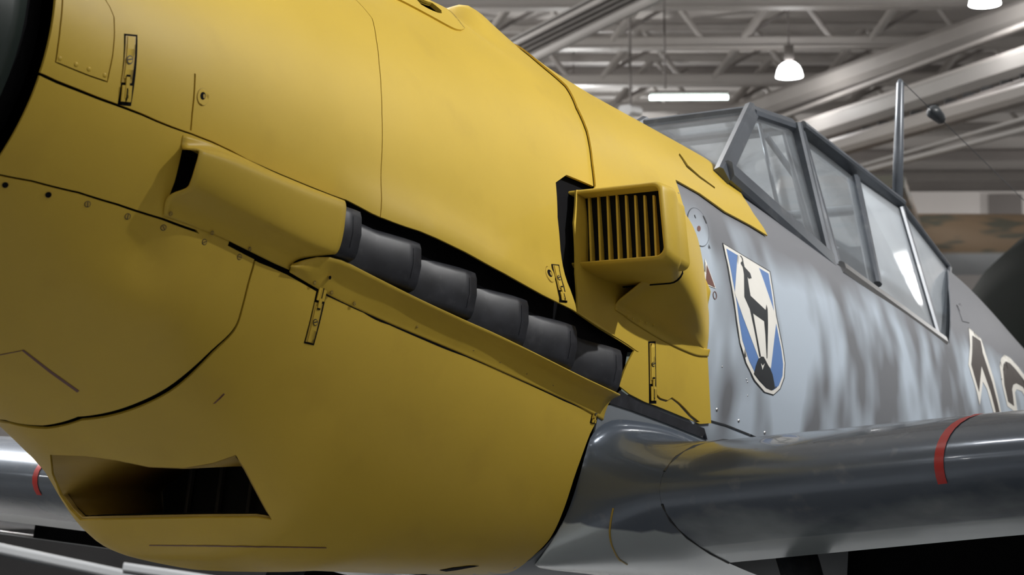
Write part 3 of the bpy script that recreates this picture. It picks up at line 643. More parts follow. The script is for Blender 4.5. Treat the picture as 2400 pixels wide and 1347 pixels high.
# ------------------------------------------------------------------ wings
def airfoil(u, c):
    """upper (u>0) or lower (u<0) surface of the section; returns (x, z) from the leading edge"""
    a = abs(u); t = .142; yt = 5*t*(.2969*math.sqrt(a)-.126*a-.3516*a*a+.2843*a**3-.1015*a**4)
    cm = .02/.09*(.6*a-a*a) if a < .3 else .02/.49*(.4+.6*a-a*a)
    return a*c, (cm+yt if u > 0 else cm-yt)*c
def le(y):
    y = abs(y); return np.array([1.50+.055*max(0, y-1.2), 0, -.425+.078*(y-.6)]), 2.08-.235*(y-.6)
US = [.97, .8, .6, .45, .33, .24, .17, .12, .085, .06, .04, .025, .014, .006, .0015, 0, -.0015, -.006, -.014, -.025, -.04, -.06, -.085, -.115, -.15]
UB = [-.44, -.55, -.7, -.85, -.97]
def wing(side):
    Wn = empty('wing', (0, 0, 0), AC); ys = np.concatenate([np.linspace(.60, 2.4, 26), np.linspace(2.6, 4.7, 12), [4.85, 4.92]])
    def rows(us, ys_):
        R = []
        for y in ys_:
            L, c = le(y); k = 1 if y <= 4.7 else .55 if y < 4.9 else .12
            R.append([(L[0]+airfoil(u, c)[0]*(1 if k == 1 else .5+.5*k)+(1-k)*.5, side*y, L[2]+airfoil(u, c)[1]*k) for u in us])
        return np.array(R)
    def skin(nm, us, ys_, m=WING, h=0):
        R = rows(us, ys_); R[..., 2] += h
        o = grid_mesh(nm, R, m, Wn)
        z0 = np.array([le(y)[0][2] for y in ys_])[:, None]
        a = np.where(np.array(us)[None] > 0, .5-.5*np.abs(R[..., 2]-z0), .5+.55*np.maximum(z0-R[..., 2], 0)+np.where(np.array(us)[None] < -.1, .1, 0))
        A = o.data.attributes.new('under', 'FLOAT', 'POINT'); A.data.foreach_set('value', a.reshape(-1))
        return o
    skin('wing_skin', US, ys); skin('lower_skin', UB, ys); skin('lower_skin', [-.15, -.25, -.35, -.44], ys[ys > 2.0])
    R = rows([-.15, -.15, -.44, -.44], ys[ys < 2.1]); R[:, 1:3, 2] += .13
    grid_mesh('wheel_bay', R, BLK, Wn)
    y0 = 1.182; ysr = np.array([y0-.009, y0+.009])
    Rr = rows([.10, .06, .04, .025, .014, .006, .0015, 0, -.0015, -.006, -.012], ysr); L, c = le(y0)
    for j in range(Rr.shape[1]):
        d = Rr[:, j]-np.array([L[0]+.06, 0, L[2]]); d[:, 1] = 0; Rr[:, j] += d/np.linalg.norm(d, axis=1, keepdims=True)*.0018
    grid_mesh('red_stripe', Rr, RED, Wn)
    # root fillet swept from the fuselage side onto the wing
    K = [(3.35, -.24), (2.7, -.24), (2.25, -.24), (1.98, -.235), (1.80, -.235), (1.66, -.25), (1.56, -.27), (1.50, -.31), (1.488, -.35), (1.486, -.39), (1.486, -.43), (1.488, -.47), (1.49, -.505), (1.495, -.535), (1.51, -.56), (1.56, -.572), (1.8, -.548), (2.4, -.535)]
    K = [(x, th_z(x, z)) for x, z in K]
    U = [.86, .55, .34, .21, .14, .09, .05, .022, .008, .0015, 0, -.003, -.012, -.03, -.07, -.13, -.25, -.5]
    K = smooth(np.array(K), 3); U = smooth(np.array(U)[:, None], 3)[:, 0]; G = []
    for (x, t), u in zip(K, U):
        P0 = S(np.array([x]), np.array([t]), np.array([.002]))[0]; T0 = (S0(x, t+.01)-S0(x, t-.01)); T0 /= np.linalg.norm(T0)
        if side > 0: P0 = mr(P0); T0 = mr(T0)
        L, c = le(.6); ax, az = airfoil(u, c); P1 = np.array([L[0]+ax, side*.60, L[2]+az]); d = np.linalg.norm(P1-P0)
        T1 = np.array([0, side, 0.]); T0 = T0*d*(.9 if u >= 0 else .5); T1 = T1*d*.8
        G.append([(2*s**3-3*s*s+1)*P0+(s**3-2*s*s+s)*T0+(3*s*s-2*s**3)*P1+(s**3-s*s)*T1 for s in np.linspace(0, 1, 13)])
    G = np.array(G); o = grid_mesh('wing_fillet', G, WING, Wn)
    a = np.clip(.5+.55*np.maximum(-.46-G[..., 2], 0)+np.where(G[..., 2] < -.50, .06, -.02), 0, 1)
    A = o.data.attributes.new('under', 'FLOAT', 'POINT'); A.data.foreach_set('value', a.reshape(-1))
    tube('fillet_seam', G[33:46, 7]+np.array([-.0005, 0, -.0005]), .0020, YELD, Wn, 6)
    rib = rows([.30, .2, .12, .06, .025, .006, 0, -.006, -.025, -.06, -.11, -.15], [.60])[0]
    tube('joint_seam', rib+np.array([0, side*.001, 0]), .0028, INK, Wn, 6)
    return Wn
wing(-1); wing(1)

# ------------------------------------------------------------------ spinner and propeller
SP = empty('propeller', (0, 0, 0), AC)
prof = [(-.035, .318), (-.06, .316), (-.15, .305), (-.26, .28), (-.38, .235), (-.48, .175), (-.55, .11), (-.585, .06), (-.595, .03)]
ang = np.linspace(0, 2*PI, 64, endpoint=False)
grid_mesh('spinner', [[(x, r*math.cos(a), r*math.sin(a)) for a in ang] for x, r in [(-.035, .2)]+prof], SPIN, SP, close_v=True)
for a0 in (-PI/2-math.radians(-15), ):
    for k in range(3):
        a = math.radians(195-0)+math.radians(75)-PI/2*0+k*2*PI/3
        rows = []
        for r, c, tw in [(.25, .10, 1.0), (.4, .16, .95), (.7, .25, .75), (1.0, .24, .6), (1.3, .19, .5), (1.5, .10, .42), (1.55, .03, .4)]:
            row = []
            for q in np.linspace(0, 2*PI, 14, endpoint=False):
                cx, th_ = c/2*math.cos(q), .06*(c if r > .3 else .5)*math.sin(q); x = -.26+cx*math.sin(tw)+th_*math.cos(tw); tn = cx*math.cos(tw)-th_*math.sin(tw)
                row.append((x, r*math.cos(a)-tn*math.sin(a), r*math.sin(a)+tn*math.cos(a)))
            rows.append(row)
        grid_mesh('propeller_blade', rows, SPIN, SP, close_v=True)
tube('hub_plate', [(-.034, 0, 0), (.01, 0, 0)], [.30, .30], BLK, SP, 40)
# tail
def slab(name, pts, t, ax, m):
    n = np.array(ax, float)*t/2; p = np.array(pts, float); k = len(p); c = p.mean(0)
    v = list(p)+[c+(q-c)*.9+n for q in p]+[c+(q-c)*.9-n for q in p]
    f = [tuple(range(k, 2*k)), tuple(range(2*k, 3*k))[::-1]]
    for i in range(k): j = (i+1) % k; f += [(i, j, k+j, k+i), (j, i, 2*k+i, 2*k+j)]
    return mesh(name, v, f, m, AC, False)
slab('tail_fin', [(6.3, 0, .5), (6.75, 0, 1.22), (7.0, 0, 1.40), (7.35, 0, 1.40), (7.75, 0, 1.0), (7.8, 0, .5), (7.6, 0, .1), (7.2, 0, .15)], .09, (0, 1, 0), FUS)
for s in (-1, 1): slab('tailplane', [(6.5, s*.05, .72), (6.75, s*1.35, .74), (7.0, s*1.5, .74), (7.35, s*1.4, .74), (7.5, s*.05, .72)], .08, (0, 0, 1), FUS)
# undercarriage: legs, wheels and tail wheel standing on the floor
def wfl(x, y, zworld):      # fighter-frame point for a given world height
    return np.array([x, y, (zworld-Z0+math.sin(DEL)*x)/math.cos(DEL)])
for s in (-1, 1):
    gear = empty('main_undercarriage', (0, 0, 0), AC); top = np.array([1.95, s*.68, -.46]); whl = wfl(1.90, s*1.02, .33)
    tube('gear_leg', [top, top*.4+whl*.6, whl], [.045, .04, .03], GRYD, gear, 12)
    bar('leg_door', top*.85+whl*.15+np.array([-.05, s*.05, 0]), top*.25+whl*.75+np.array([-.05, s*.05, 0]), .16, .012, FUS, gear, up=(0, 1, 0))
    ys_ = np.array([-.07, -.07, -.05, 0, .05, .07, .07]); rs = np.array([.14, .26, .315, .33, .315, .26, .14])
    grid_mesh('tyre', [[whl+np.array([r*math.cos(a), s*.08+d, r*math.sin(a)]) for a in np.linspace(0, 2*PI, 32, endpoint=False)] for d, r in zip(ys_, rs)], RUB, gear, close_v=True)
    tube('wheel_hub', [whl+np.array([0, s*.08-.06, 0]), whl+np.array([0, s*.08+.06, 0])], [.14, .14], STEEL, gear, 20)
tw = wfl(6.35, 0, .145); tl = empty('tail_wheel', (0, 0, 0), AC)
grid_mesh('tyre', [[tw+np.array([r*math.cos(a), d, r*math.sin(a)]) for a in np.linspace(0, 2*PI, 24, endpoint=False)] for d, r in ((-.05, .06), (-.05, .11), (0, .145), (.05, .11), (.05, .06))], RUB, tl, close_v=True)
tube('tail_wheel_leg', [tw+np.array([0, 0, 0]), np.array([6.0, 0, .05])], [.03, .03], GRYD, tl, 10)

# ------------------------------------------------------------------ fasteners, latches, plates
def shared(name, v, f, mats, midx=None):
    me = bpy.data.meshes.new(name); me.from_pydata(v, [], f)
    for m in mats: me.materials.append(m)
    if midx is not None: me.polygons.foreach_set('material_index', midx)
    return me
def disc(n, rings):
    v, f = [], []
    for r, z in rings: v += [(r*math.cos(2*PI*k/n), r*math.sin(2*PI*k/n), z) for k in range(n)]
    for i in range(len(rings)-1):
        f += [(i*n+k, i*n+(k+1) % n, (i+1)*n+(k+1) % n, (i+1)*n+k) for k in range(n)]
    f.append(tuple(range((len(rings)-1)*n, len(rings)*n))); return v, f
v, f = disc(14, [(.0056, -.002), (.0056, .0002), (.0044, .0002), (.0043, .0010)]); n0 = len(v); nf = len(f)
v += [(-.0042, -.0006, .00115), (.0042, -.0006, .00115), (.0042, .0006, .00115), (-.0042, .0006, .00115)]; f.append((n0, n0+1, n0+2, n0+3))
SCREW = shared('screw', v, f, [YELD, INK], [0]*14+[1]*14+[0]*14+[0, 1])
v, f = disc(10, [(.0042, -.002), (.0042, .0004), (.0030, .0016), (.0012, .0021)]); RIVET = shared('rivet', v, f, [YEL]); RIVETG = shared('rivet', v, f, [STEEL]); RIVETS = shared('rivet', v, f, [SPIN])
v, f = disc(12, [(.0058, -.002), (.0058, .0009), (.0050, .0009), (.0045, .0004)]); HOLE = shared('fastener_hole', v, f, [YELD, BLK], [0]*24+[1]*12+[1])
for me in (SCREW, RIVET, RIVETG, HOLE, RIVETS): me.update()
def on_skin(me, px, py, h=0., sc=1., rot=0., parent=None, nm=None, off=.0):
    P = hit(px, py, h); x, t = inv(P); n = Vector(SN(np.array([x]), np.array([t]))[0]); P = Vector(P)+n*off
    o = bpy.data.objects.new(nm or me.name.split('.')[0], me); COL.objects.link(o); o.parent = parent or AC
    q = n.to_track_quat('Z', 'X') @ Matrix.Rotation(rot, 4, 'Z').to_quaternion()
    o.matrix_local = Matrix.LocRotScale(P, q, Vector((sc, sc, sc)))
    return o
for px, py, r in [(205, 478, .3), (299, 507, .2), (383, 533, .8), (479, 567, 2.2), (561, 602, 1.7)]: on_skin(SCREW, px, py, 0, .95, r)
for px, py in [(12, 433), (113, 456)]: on_skin(HOLE, px, py)
for px, py in [(140, 137), (178, 151), (208, 162), (245, 176)]: on_skin(RIVET, px, py, 0, 1.0, parent=ht)
for px, py, r in [(775, 685, .3), (828, 711, 1.2), (975, 764, .2), (1108, 818, 1.4), (1170, 846, .9), (1232, 873, .5), (1294, 900, 1.8), (1378, 936, .4), (398, 500, 1.3), (495, 545, .4), (583, 583, .7), (735, 662, .2)]: on_skin(SCREW, px, py, .004, .62, r, off=.003)
for px, py in [(1467, 741), (1480, 747), (1497, 752), (1512, 757), (1529, 761), (1544, 764), (1560, 767), (1575, 767), (1590, 763), (1605, 762), (1620, 757), (1634, 742), (1640, 717)]: on_skin(RIVET, px, py, .01, .55, parent=SI, off=.004)
for px, py in [(1680, 960), (1731, 986), (1792, 1014), (1841, 1040)]: on_skin(RIVETG, px, py, 0, 1.1)
for px, py in [(1750, 889), (1752, 895), (1693, 859), (1752, 927)]: on_skin(RIVETG, px, py, 0, .5)
for px, py in [(1590, 452), (1704, 428)]: on_skin(RIVETG, px, py, .006, .5)
on_skin(HOLE, 770, 650, .012, .7, off=.003)
# spinner rivets: two rows round the cone
sp_r = pchip([-p[0] for p in prof], [p[1] for p in prof])
for x_, a0 in ((-.085, 0.0), (-.165, .03)):
    for k in range(46):
        a = a0+2*PI*k/46; r_ = float(sp_r(-x_)); nrm = Vector((-.15, math.cos(a), math.sin(a))).normalized()
        o = bpy.data.objects.new('rivet', RIVETS); COL.objects.link(o); o.parent = SP
        o.matrix_local = Matrix.LocRotScale(Vector((x_, r_*math.cos(a), r_*math.sin(a))), nrm.to_track_quat('Z', 'X'), Vector((.9, .9, .9)))
# oval fastener plates
def ring_px(cx, cy, rx, ry, rot=0., n=22):
    return [(cx+rx*math.cos(a)*math.cos(rot)-ry*math.sin(a)*math.sin(rot), cy+rx*math.cos(a)*math.sin(rot)+ry*math.sin(a)*math.cos(rot)) for a in np.linspace(0, 2*PI, n, endpoint=False)]
for cx, cy, rx, ry, h0 in [(475, 227, 13, 20, 0), (1281, 643, 11, 18, .004)]:
    p = empty('fastener_plate', (0, 0, 0), AC)
    for nm, q, m, hh in [('plate_edge', ring_px(cx, cy, rx+1.2, ry+1.4), YELD, .0006), ('plate', ring_px(cx, cy, rx, ry), YEL, .0016), ('screw_socket', ring_px(cx-1, cy-2, 6, 9), BLK, .0022), ('screw_tongue', ring_px(cx+1, cy-1, 2.2, 5), YELD, .0028)]:
        panel(nm, tr(q, h0), m, p, (), 0, hh, lip_h, .0008, .05, .003)
# toggle latches bridging the seams
def latch(top, bot, hw, hook_end, h=0., ht_=0., hf=None):
    """top/bot: pixels at the ends of the centre line; hook_end 1: hook at the bottom"""
    L = empty('toggle_latch', (0, 0, 0), AC); a, b = np.array(top, float), np.array(bot, float); d = b-a; ln_ = np.linalg.norm(d); d /= ln_; n = np.array([-d[1], d[0]])
    if n[0] < 0: n = -n
    def rect(s0, s1, w0, w1, nm, m, hh, tk=.001):
        q = [a+d*ln_*s0+n*hw*w0, a+d*ln_*s0+n*hw*w1, a+d*ln_*s1+n*hw*w1, a+d*ln_*s1+n*hw*w0]
        return panel(nm, tr(q, ht_), m, L, (), 0, h+hh, hf, tk, .05, .008)
    e = (lambda s: s) if hook_end else (lambda s: 1-s)
    def R(s0, s1, *r): s0, s1 = sorted((e(s0), e(s1))); return rect(s0, s1, *r)
    R(-.01, 1.0, -1, 1, 'recess', BLK, .0005); R(.02, .68, -.80, .72, 'latch_plate', YELD, .0018, .0013); R(.03, .62, -.52, .50, 'latch_arm', YEL, .003, .0012)
    sp = a+d*ln_*e(.36); cx, cy = sp
    ring = lambda nm, k, m, hh: panel(nm, tr(ring_px(cx, cy, hw*k, hw*k*1.38), ht_), m, L, (), 0, h+hh, hf, .0005, .05, .003)
    ring('screw_rim', .48, INK, .0042); ring('screw_head', .36, YEL, .0048)
    q = [(cx-hw*.34, cy-1.4), (cx+hw*.34, cy-3.2), (cx+hw*.34, cy-.6), (cx-hw*.34, cy+1.2)]; panel('screw_slot', tr(q, ht_), INK, L, (), 0, h+.0053, hf, .0004, .05, .004)
    R(.57, .63, -.28, .30, 'slot', BLK, .0046, .0004); R(.60, .90, -.26, .26, 'hook', YEL, .005, .002)
    R(.72, .95, -.72, -.10, 'hook_prong', YEL, .0042, .002); R(.72, .95, .12, .74, 'hook_prong', YEL, .0042, .002); R(.76, .93, -.07, .09, 'prong_gap', BLK, .0055, .0004)
    return L
latch((306, 82), (291, 247), 15.5, True); latch((757, 665), (724, 805), 12, False); latch((1311, 618), (1305, 708), 9.5, True, .001, .014, lip_h); latch((1522, 801), (1524, 945), 8.5, True, .006)
latch((1396, 958), (1388, 992), 6, True)

# ------------------------------------------------------------------ markings on the fuselage
def zp(ox, oy, k, pts): return [(ox+a/k, oy+b/k) for a, b in pts]
Zc = lambda pts: zp(1580, 450, 2.694, pts)
EM = empty('shield_emblem', (0, 0, 0), AC); prop(EM, 'white and blue shield with a black standing chamois on a rock')
shield = [(308, 328), (600, 505), (622, 640), (640, 780), (680, 980), (695, 1080), (690, 1170), (665, 1240), (625, 1277), (570, 1260), (510, 1190), (455, 1080), (415, 950), (396, 820), (380, 700), (340, 470)]
patch('shield_edge', Zc([(303, 320), (606, 501), (628, 640), (646, 780), (686, 978), (701, 1080), (696, 1173), (669, 1245), (626, 1284), (567, 1266), (505, 1194), (449, 1082), (410, 952), (390, 820), (374, 700), (334, 470)]), INK, EM, .0008, .0004)
patch('shield_border', Zc(shield), WHT, EM, .0013, .0004)
patch('shield_field', Zc([(326, 358), (592, 516), (612, 640), (632, 790), (672, 990), (684, 1085), (680, 1160), (657, 1220), (622, 1250), (578, 1235), (522, 1172), (470, 1065), (428, 940), (408, 820), (392, 700), (352, 480)]), BLU, EM, .0018, .0004)
patch('shield_lozenge', Zc([(395, 398), (530, 480), (560, 560), (642, 800), (605, 1115), (585, 1090), (530, 1052), (430, 790), (378, 640)]), WHT, EM, .0023, .0004)
patch('chamois', Zc([(409, 402), (418, 405), (427, 420), (430, 438), (438, 474), (474, 514), (483, 546), (466, 549), (456, 534), (466, 600), (476, 656), (572, 746), (577, 712), (584, 742), (586, 860), (582, 1050), (578, 1050), (570, 900), (562, 816), (492, 766), (516, 900), (542, 1040), (532, 1040), (502, 880), (472, 740), (437, 662), (435, 520), (427, 474), (414, 452), (417, 442), (425, 440), (421, 420)]), INK, EM, .0028, .0004, bstep=.006)
patch('rock', Zc([(545, 1038), (560, 1040), (583, 1085), (600, 1115), (615, 1150), (632, 1238), (612, 1250), (578, 1235), (522, 1172), (500, 1146), (510, 1098), (527, 1052)]), INK, EM, .0028, .0004)
patch('rock_chip', Zc([(540, 1080), (551, 1097), (564, 1082), (550, 1122)]), WHT, EM, .0034, .0003)
TM = empty('fuel_triangle', (0, 0, 0), AC); patch('triangle_border', Zc([(193, 420), (262, 609), (188, 582)]), WHT, TM, .0010, .0004); patch('triangle_field', Zc([(203, 458), (255, 603), (196, 575)]), BRN, TM, .0016, .0004)
for cx, cy in ((213, 628), (256, 652)):
    c = Zc(ring_px(cx, cy, 12, 26, -.1)); i = Zc(ring_px(cx, cy, 9, 22, -.1)); patch('stencil_ring', c, BRN, TM, .0010, .0004, holes=[i], bstep=.004)
AP = empty('round_access_plate', (0, 0, 0), AC)
patch('plate_edge', Zc(ring_px(150, 222, 62, 128, -.28, 30)), GRYD, AP, .0006, .0004); patch('plate', Zc(ring_px(150, 222, 58, 123, -.28, 30)), FUS, AP, .0014, .0008)
patch('plate_dot', Zc(ring_px(152, 232, 11, 18)), BRN, AP, .002, .0003, bstep=.004)
for q in ([(122, 146), (128, 146), (134, 168), (129, 166)], [(176, 152), (183, 152), (203, 200), (198, 202)], [(213, 330), (219, 340), (225, 360), (217, 352)]): patch('plate_slot', Zc(q), INK, AP, .002, .0003, bstep=.004)
Zn = lambda pts: zp(2200, 620, 3.37, pts)
N1 = empty('number_one', (0, 0, 0), AC); N2 = empty('number_two', (0, 0, 0), AC)
patch('digit_border', Zn([(235, 497), (332, 588), (367, 700), (432, 900), (476, 1090), (520, 1310), (600, 1690), (548, 1650), (470, 1310), (418, 1120), (380, 985), (346, 925), (322, 1112), (300, 1010), (233, 790), (246, 640)]), WHT, N1, .0012, .0004)
patch('digit_field', Zn([(262, 560), (328, 605), (345, 700), (420, 930), (466, 1110), (508, 1310), (584, 1660), (560, 1645), (478, 1310), (440, 1130), (405, 1000), (335, 800), (315, 1005), (254, 790), (262, 690)]), NUM, N1, .0018, .0004)
patch('digit_border', Zn([(480, 800), (490, 742), (515, 713), (560, 735), (620, 800), (690, 895), (760, 1010), (790, 1150), (780, 1290), (745, 1420), (700, 1560), (840, 1700), (850, 1790), (590, 1560), (640, 1400), (690, 1270), (712, 1180), (700, 1080), (655, 1000), (612, 985), (600, 1010), (610, 1090), (624, 1180), (540, 1118), (498, 940)]), WHT, N2, .0012, .0004)
patch('digit_field', Zn([(505, 830), (510, 785), (528, 765), (560, 780), (600, 822), (680, 925), (745, 1030), (772, 1150), (762, 1290), (725, 1420), (668, 1575), (828, 1720), (832, 1750), (622, 1550), (665, 1400), (712, 1270), (735, 1170), (705, 1040), (660, 965), (610, 938), (585, 950), (576, 985), (592, 1118), (545, 1082), (516, 950)]), NUM, N2, .0018, .0004)
patch('fuel_filler_flap', zp(2080, 420, 3.369, [(545, 990), (600, 972), (650, 1115), (645, 1135), (590, 1120)]), FUS, AC, .002, .002, bstep=.006)
# scratches in the chin paint
for q in ([(50, 820), (56, 819), (120, 868), (186, 915), (181, 919), (115, 872)], [(0, 830), (50, 820.5), (50, 822), (0, 832)], [(524, 921), (527, 923), (504, 945), (499, 946)]): patch('paint_scratch', q, BRN, AC, .0006, .0003, bstep=.006)
panel('paint_crack', tr(pxd([(350, 1276), (480, 1277), (620, 1279), (765, 1282), (765, 1284), (620, 1281.5), (480, 1279.5), (350, 1278)], 25), 0, True), BRN, AC, (), 0, .0006, None, .0003, .02, .012)
panel('drain_slot', tr([(1030, 1335), (1062, 1329), (1100, 1325), (1122, 1325), (1090, 1331), (1045, 1338)], 0, True), BLK, AC, (), 0, .0010, None, .0005, .02, .008)
# gun trough fairing with its slot on the cowl top
tl_ = smooth(tr([(925, -2), (945, 7), (1000, 36), (1040, 58), (1064, 70), (1079, 73)]), 4); rc = .29
TR = panel('gun_trough_fairing', np.vstack([tl_, [[tl_[-1, 0]+.030, tl_[-1, 1]-.04]], [[tl_[-1, 0]+.045, rc]], [[tl_[-1, 0]+.030, 2*rc-tl_[-1, 1]+.04]], (tl_*[1, -1]+[0, 2*rc])[::-1]]), YEL, AC, [slot], 0, .004, None, .005, .02, .008)
patch('sill_shade_strip', [(1424, 944), (1452, 914), (1480, 934), (1512, 951), (1540, 962), (1600, 985), (1648, 1003), (1656, 1030), (1610, 1012), (1560, 992), (1480, 962)], EXH, AC, .0030, .002)  # near-black strip painting the shade on the ledge under the rear cowling
patch('fillet_edge', [(1664, 984), (1700, 994), (1760, 1018), (1836, 1051), (1836, 1054), (1760, 1022), (1700, 998), (1664, 988)], INK, AC, .0022, .001)

# ------------------------------------------------------------------ roof steelwork
def hz(px, py, z):
    d = WF+WR*(px-W/2)/F-WU*(py-H/2)/F; return CW+d*((z-CW[2])/d[2])
def lw(a, b, t): return a+(b-a)*t
NT = 0
def truss(ybot, zb, ztop, x0, x1, step, diag=.07, xoff=0., lab=''):
    a, b = hz(x0, ybot, zb), hz(x1, ybot, zb); fwd_ = (a-CW)@_g; a = hall(fwd_, (a-CW)@_h, zb); b = hall(fwd_, (b-CW)@_h, zb); up = np.array([0, 0, ztop-zb])
    T = empty('roof_truss', tuple(a)); prop(T, lab, 'truss', kind='structure'); A = np.zeros(3); B = b-a; L = np.linalg.norm(B); u = B/L
    bar('bottom_chord', A, B, .09, .15, STL, T); bar('bottom_flange', A+[0, 0, -.085], B+[0, 0, -.085], .20, .025, STL, T); bar('top_chord', A+up, B+up, .12, .12, STL, T)
    n = int(L/step); k = 0
    for i in range(n+1):
        s = xoff+i*step
        if s+step/2 > L: break
        bar('web_member', A+u*s, A+u*(s+step*.36)+up, diag*1.5, diag, STL, T, up=(0, 1, 0)); bar('web_member', A+u*(s+step*.36)+up, A+u*(s+step*.72), diag, diag*.8, STL, T, up=(0, 1, 0))
        bar('web_brace', A+u*(s+step*.1)+np.array([0, .3, .05]), A+u*(s+step*.8)+up*.85+np.array([0, .3, 0]), diag*.6, diag*.6, STLD, T, up=(0, 1, 0))
truss(20, 7.35, 8.25, -2300, 5200, 1.5, .07, .1, 'white lattice roof truss nearest the camera, its bottom chord along the top edge')
truss(116, 7.35, 8.2, -2300, 5200, 1.7, .08, .55, 'white lattice roof truss level with the upper bright bell lamp')
truss(203, 7.35, 8.1, -2300, 5200, 1.6, .08, .2, 'white lattice roof truss just above the fluorescent tube')
truss(268, 7.35, 8.1, -2300, 5200, 1.8, .08, .9, 'white lattice roof truss dimly seen below the fluorescent tube')
truss(318, 7.35, 8.1, -2300, 5200, 1.8, .08, .4, 'white lattice roof truss furthest from the camera')
for i, f_ in enumerate(np.arange(14, 45, 2.6)):
    o = bar('roof_purlin', hall(f_, -27, 8.45), hall(f_, 27, 8.45), .10, .22, STLD if i % 3 == 1 else STL, None)
    prop(o, 'white roof purlin under the deck', 'purlin', 'purlins under the roof deck', kind='structure')
def beam(nm, p, q, z, w, d, m, lab, cat, group=None):
    A, B = hz(*p, z), hz(*q, z); o = bar(nm, A-(B-A)*.35, B+(B-A)*1.3, w, d, m, None); prop(o, lab, cat, group); return o
prop(beam('roof_girder', (1640, 304), (2470, 8), 6.75, .30, .30, STL, 'broad pale roof girder running up to the top right corner', 'girder'), kind='structure')
prop(beam('roof_girder', (1835, 274), (2470, 33), 6.5, .10, .06, STL, 'thin white rail just below the broad pale girder', 'girder'), kind='structure')
prop(beam('roof_girder', (1840, 306), (2470, 96), 6.2, .08, .10, STL, 'thin pale rail along the top of the ventilation duct', 'girder'), kind='structure')
DUCTW = paint('duct_sheet_pale', (.34, .325, .31), .45, .1, .6)
dv = beam('ventilation_duct', (1850, 330), (2470, 130), 6.1, .45, .30, DUCTW, 'wide pale ventilation duct below the thin white rails', 'duct')
ctr = empty('cable_tray', tuple(hz(1980, 333, 5.75))); prop(ctr, 'dark cable tray with hanging blocks under the ventilation duct', 'cable tray')
a, b = np.zeros(3), hz(2470, 172, 5.75)-hz(1980, 333, 5.75); b = b*2.2; bar('tray', a, b, .16, .07, STLD, ctr)
for t in np.linspace(.02, .98, 26): bar('tray_block', lw(a, b, t)+np.array([0, 0, -.09]), lw(a, b, t)+np.array([0, 0, .09]), .14, .10, RUB, ctr, up=(1, 0, 0))
prop(beam('roof_girder', (1940, 352), (2470, 200), 5.6, .26, .20, STL, 'pale girder under the dark cable tray', 'girder'), kind='structure')
beam('pipe_run', (1950, 408), (2470, 258), 5.3, .05, .05, DUCTW, 'upper of the two thin pipes below the cable tray', 'pipe'); beam('pipe_run', (1950, 420), (2470, 285), 5.2, .07, .07, DUCTW, 'lower of the two thin pipes below the cable tray', 'pipe')
prop(beam('roof_girder', (1180, 160), (1780, -138), 6.6, .10, .22, STL, 'slotted pale steel channel at the top centre, lower edge', 'girder'), kind='structure')
lg = empty('slotted_channel', tuple(hz(1170, 140, 6.6))); prop(lg, 'slotted pale steel channel rising beside the yellow cowling to the top edge', 'channel')
a0, b0 = hz(1170, 140, 6.6), hz(1760, -155, 6.6); b0 = b0+(b0-a0)*.8; cr = np.cross(b0-a0, [0, 0, 1]); cr /= np.linalg.norm(cr)
for k in range(4): bar('channel_rib', cr*(k*.11-.16), b0-a0+cr*(k*.11-.16), .05, .06, STL, lg)
bar('channel_web', cr*.0+[0, 0, .05], b0-a0+[0, 0, .05], .44, .02, DUCTW, lg); bar('conduit', -cr*.42+[0, 0, .10], b0-a0-cr*.42+[0, 0, .10], .10, .10, STLD, lg)
prop(hbox('trim_gallery', 41.0, 41.3, -14, 24, (hz(2200, 437, 1)*0+wp(2200, 512, 41))[2], wp(2200, 440, 41)[2], WALL), 'off-white gallery parapet across the far end of the hangar', 'parapet', kind='structure')
w0 = wp(2370, 500, 40.9); prop(hbox('window_1', 40.9, 40.98, (w0-CW)@_h-.34, (w0-CW)@_h+.34, w0[2]-.02, wp(2370, 446, 40.9)[2], STLD), 'dark recessed opening in the far gallery parapet', 'window', kind='structure')

# ------------------------------------------------------------------ lamps
GLOW = emit('lamp_glow', (1, 1, 1), 9); TUBE = emit('tube_glow', (.80, 1, .95), 9); WHM = plain('lamp_white_enamel', (.75, .75, .76), .4)
dv_, df_ = [], []
rings = [(.02, .19), (.08, .175), (.125, .135), (.152, .08), (.165, .03), (.17, 0)]
me_dome = None
def bay(pos, lab, grp):
    global me_dome
    L = empty('high_bay_lamp', tuple(pos)); prop(L, lab, 'lamp', grp)
    if me_dome is None:
        o = grid_mesh('lamp_dome', [[(r*math.cos(a), r*math.sin(a), z) for a in np.linspace(0, 2*PI, 20, endpoint=False)] for r, z in rings], GLOW, L, close_v=True); me_dome = [o.data]
        me_dome.append(tube('ballast_housing', [(0, 0, .19), (0, 0, .22), (0, 0, .40)], [.04, .06, .06], STLD, L, 12).data); me_dome.append(tube('hanging_rod', [(0, 0, .40), (0, 0, 1.9)], [.012, .012], STLD, L, 6).data)
    else:
        for nm, d in zip(('lamp_dome', 'ballast_housing', 'hanging_rod'), me_dome): link(nm, d, L)
    return L
for i, (f_, r_) in enumerate(BAYS):
    k = i-(len(BAYS)-2)
    bay(hall(f_, r_, ZL-.02), ['bright bell-shaped lamp hanging above the canopy', 'bright bell-shaped lamp cut by the top edge at the right corner'][k] if k >= 0 else 'bell-shaped high bay lamp hanging from the roof outside the view', 'bell-shaped roof lamps')
a, b = wp(1523, 229, 22), wp(1706, 226, 22); b[2] = a[2]
FT = empty('fluorescent_light', tuple(a)); prop(FT, 'lit fluorescent tube fitting below the roof truss', 'lamp')
bar('fitting_body', (0, 0, .055), b-a+[0, 0, .055], .07, .035, STLD, FT); tube('tube', [np.zeros(3), b-a], [.024, .024], TUBE, FT, 10); bar('suspension', (b-a)*.2+[0, 0, .1], (b-a)*.2+[0, 0, 8.4-a[2]], .02, .02, STLD, FT, up=(1, 0, 0))
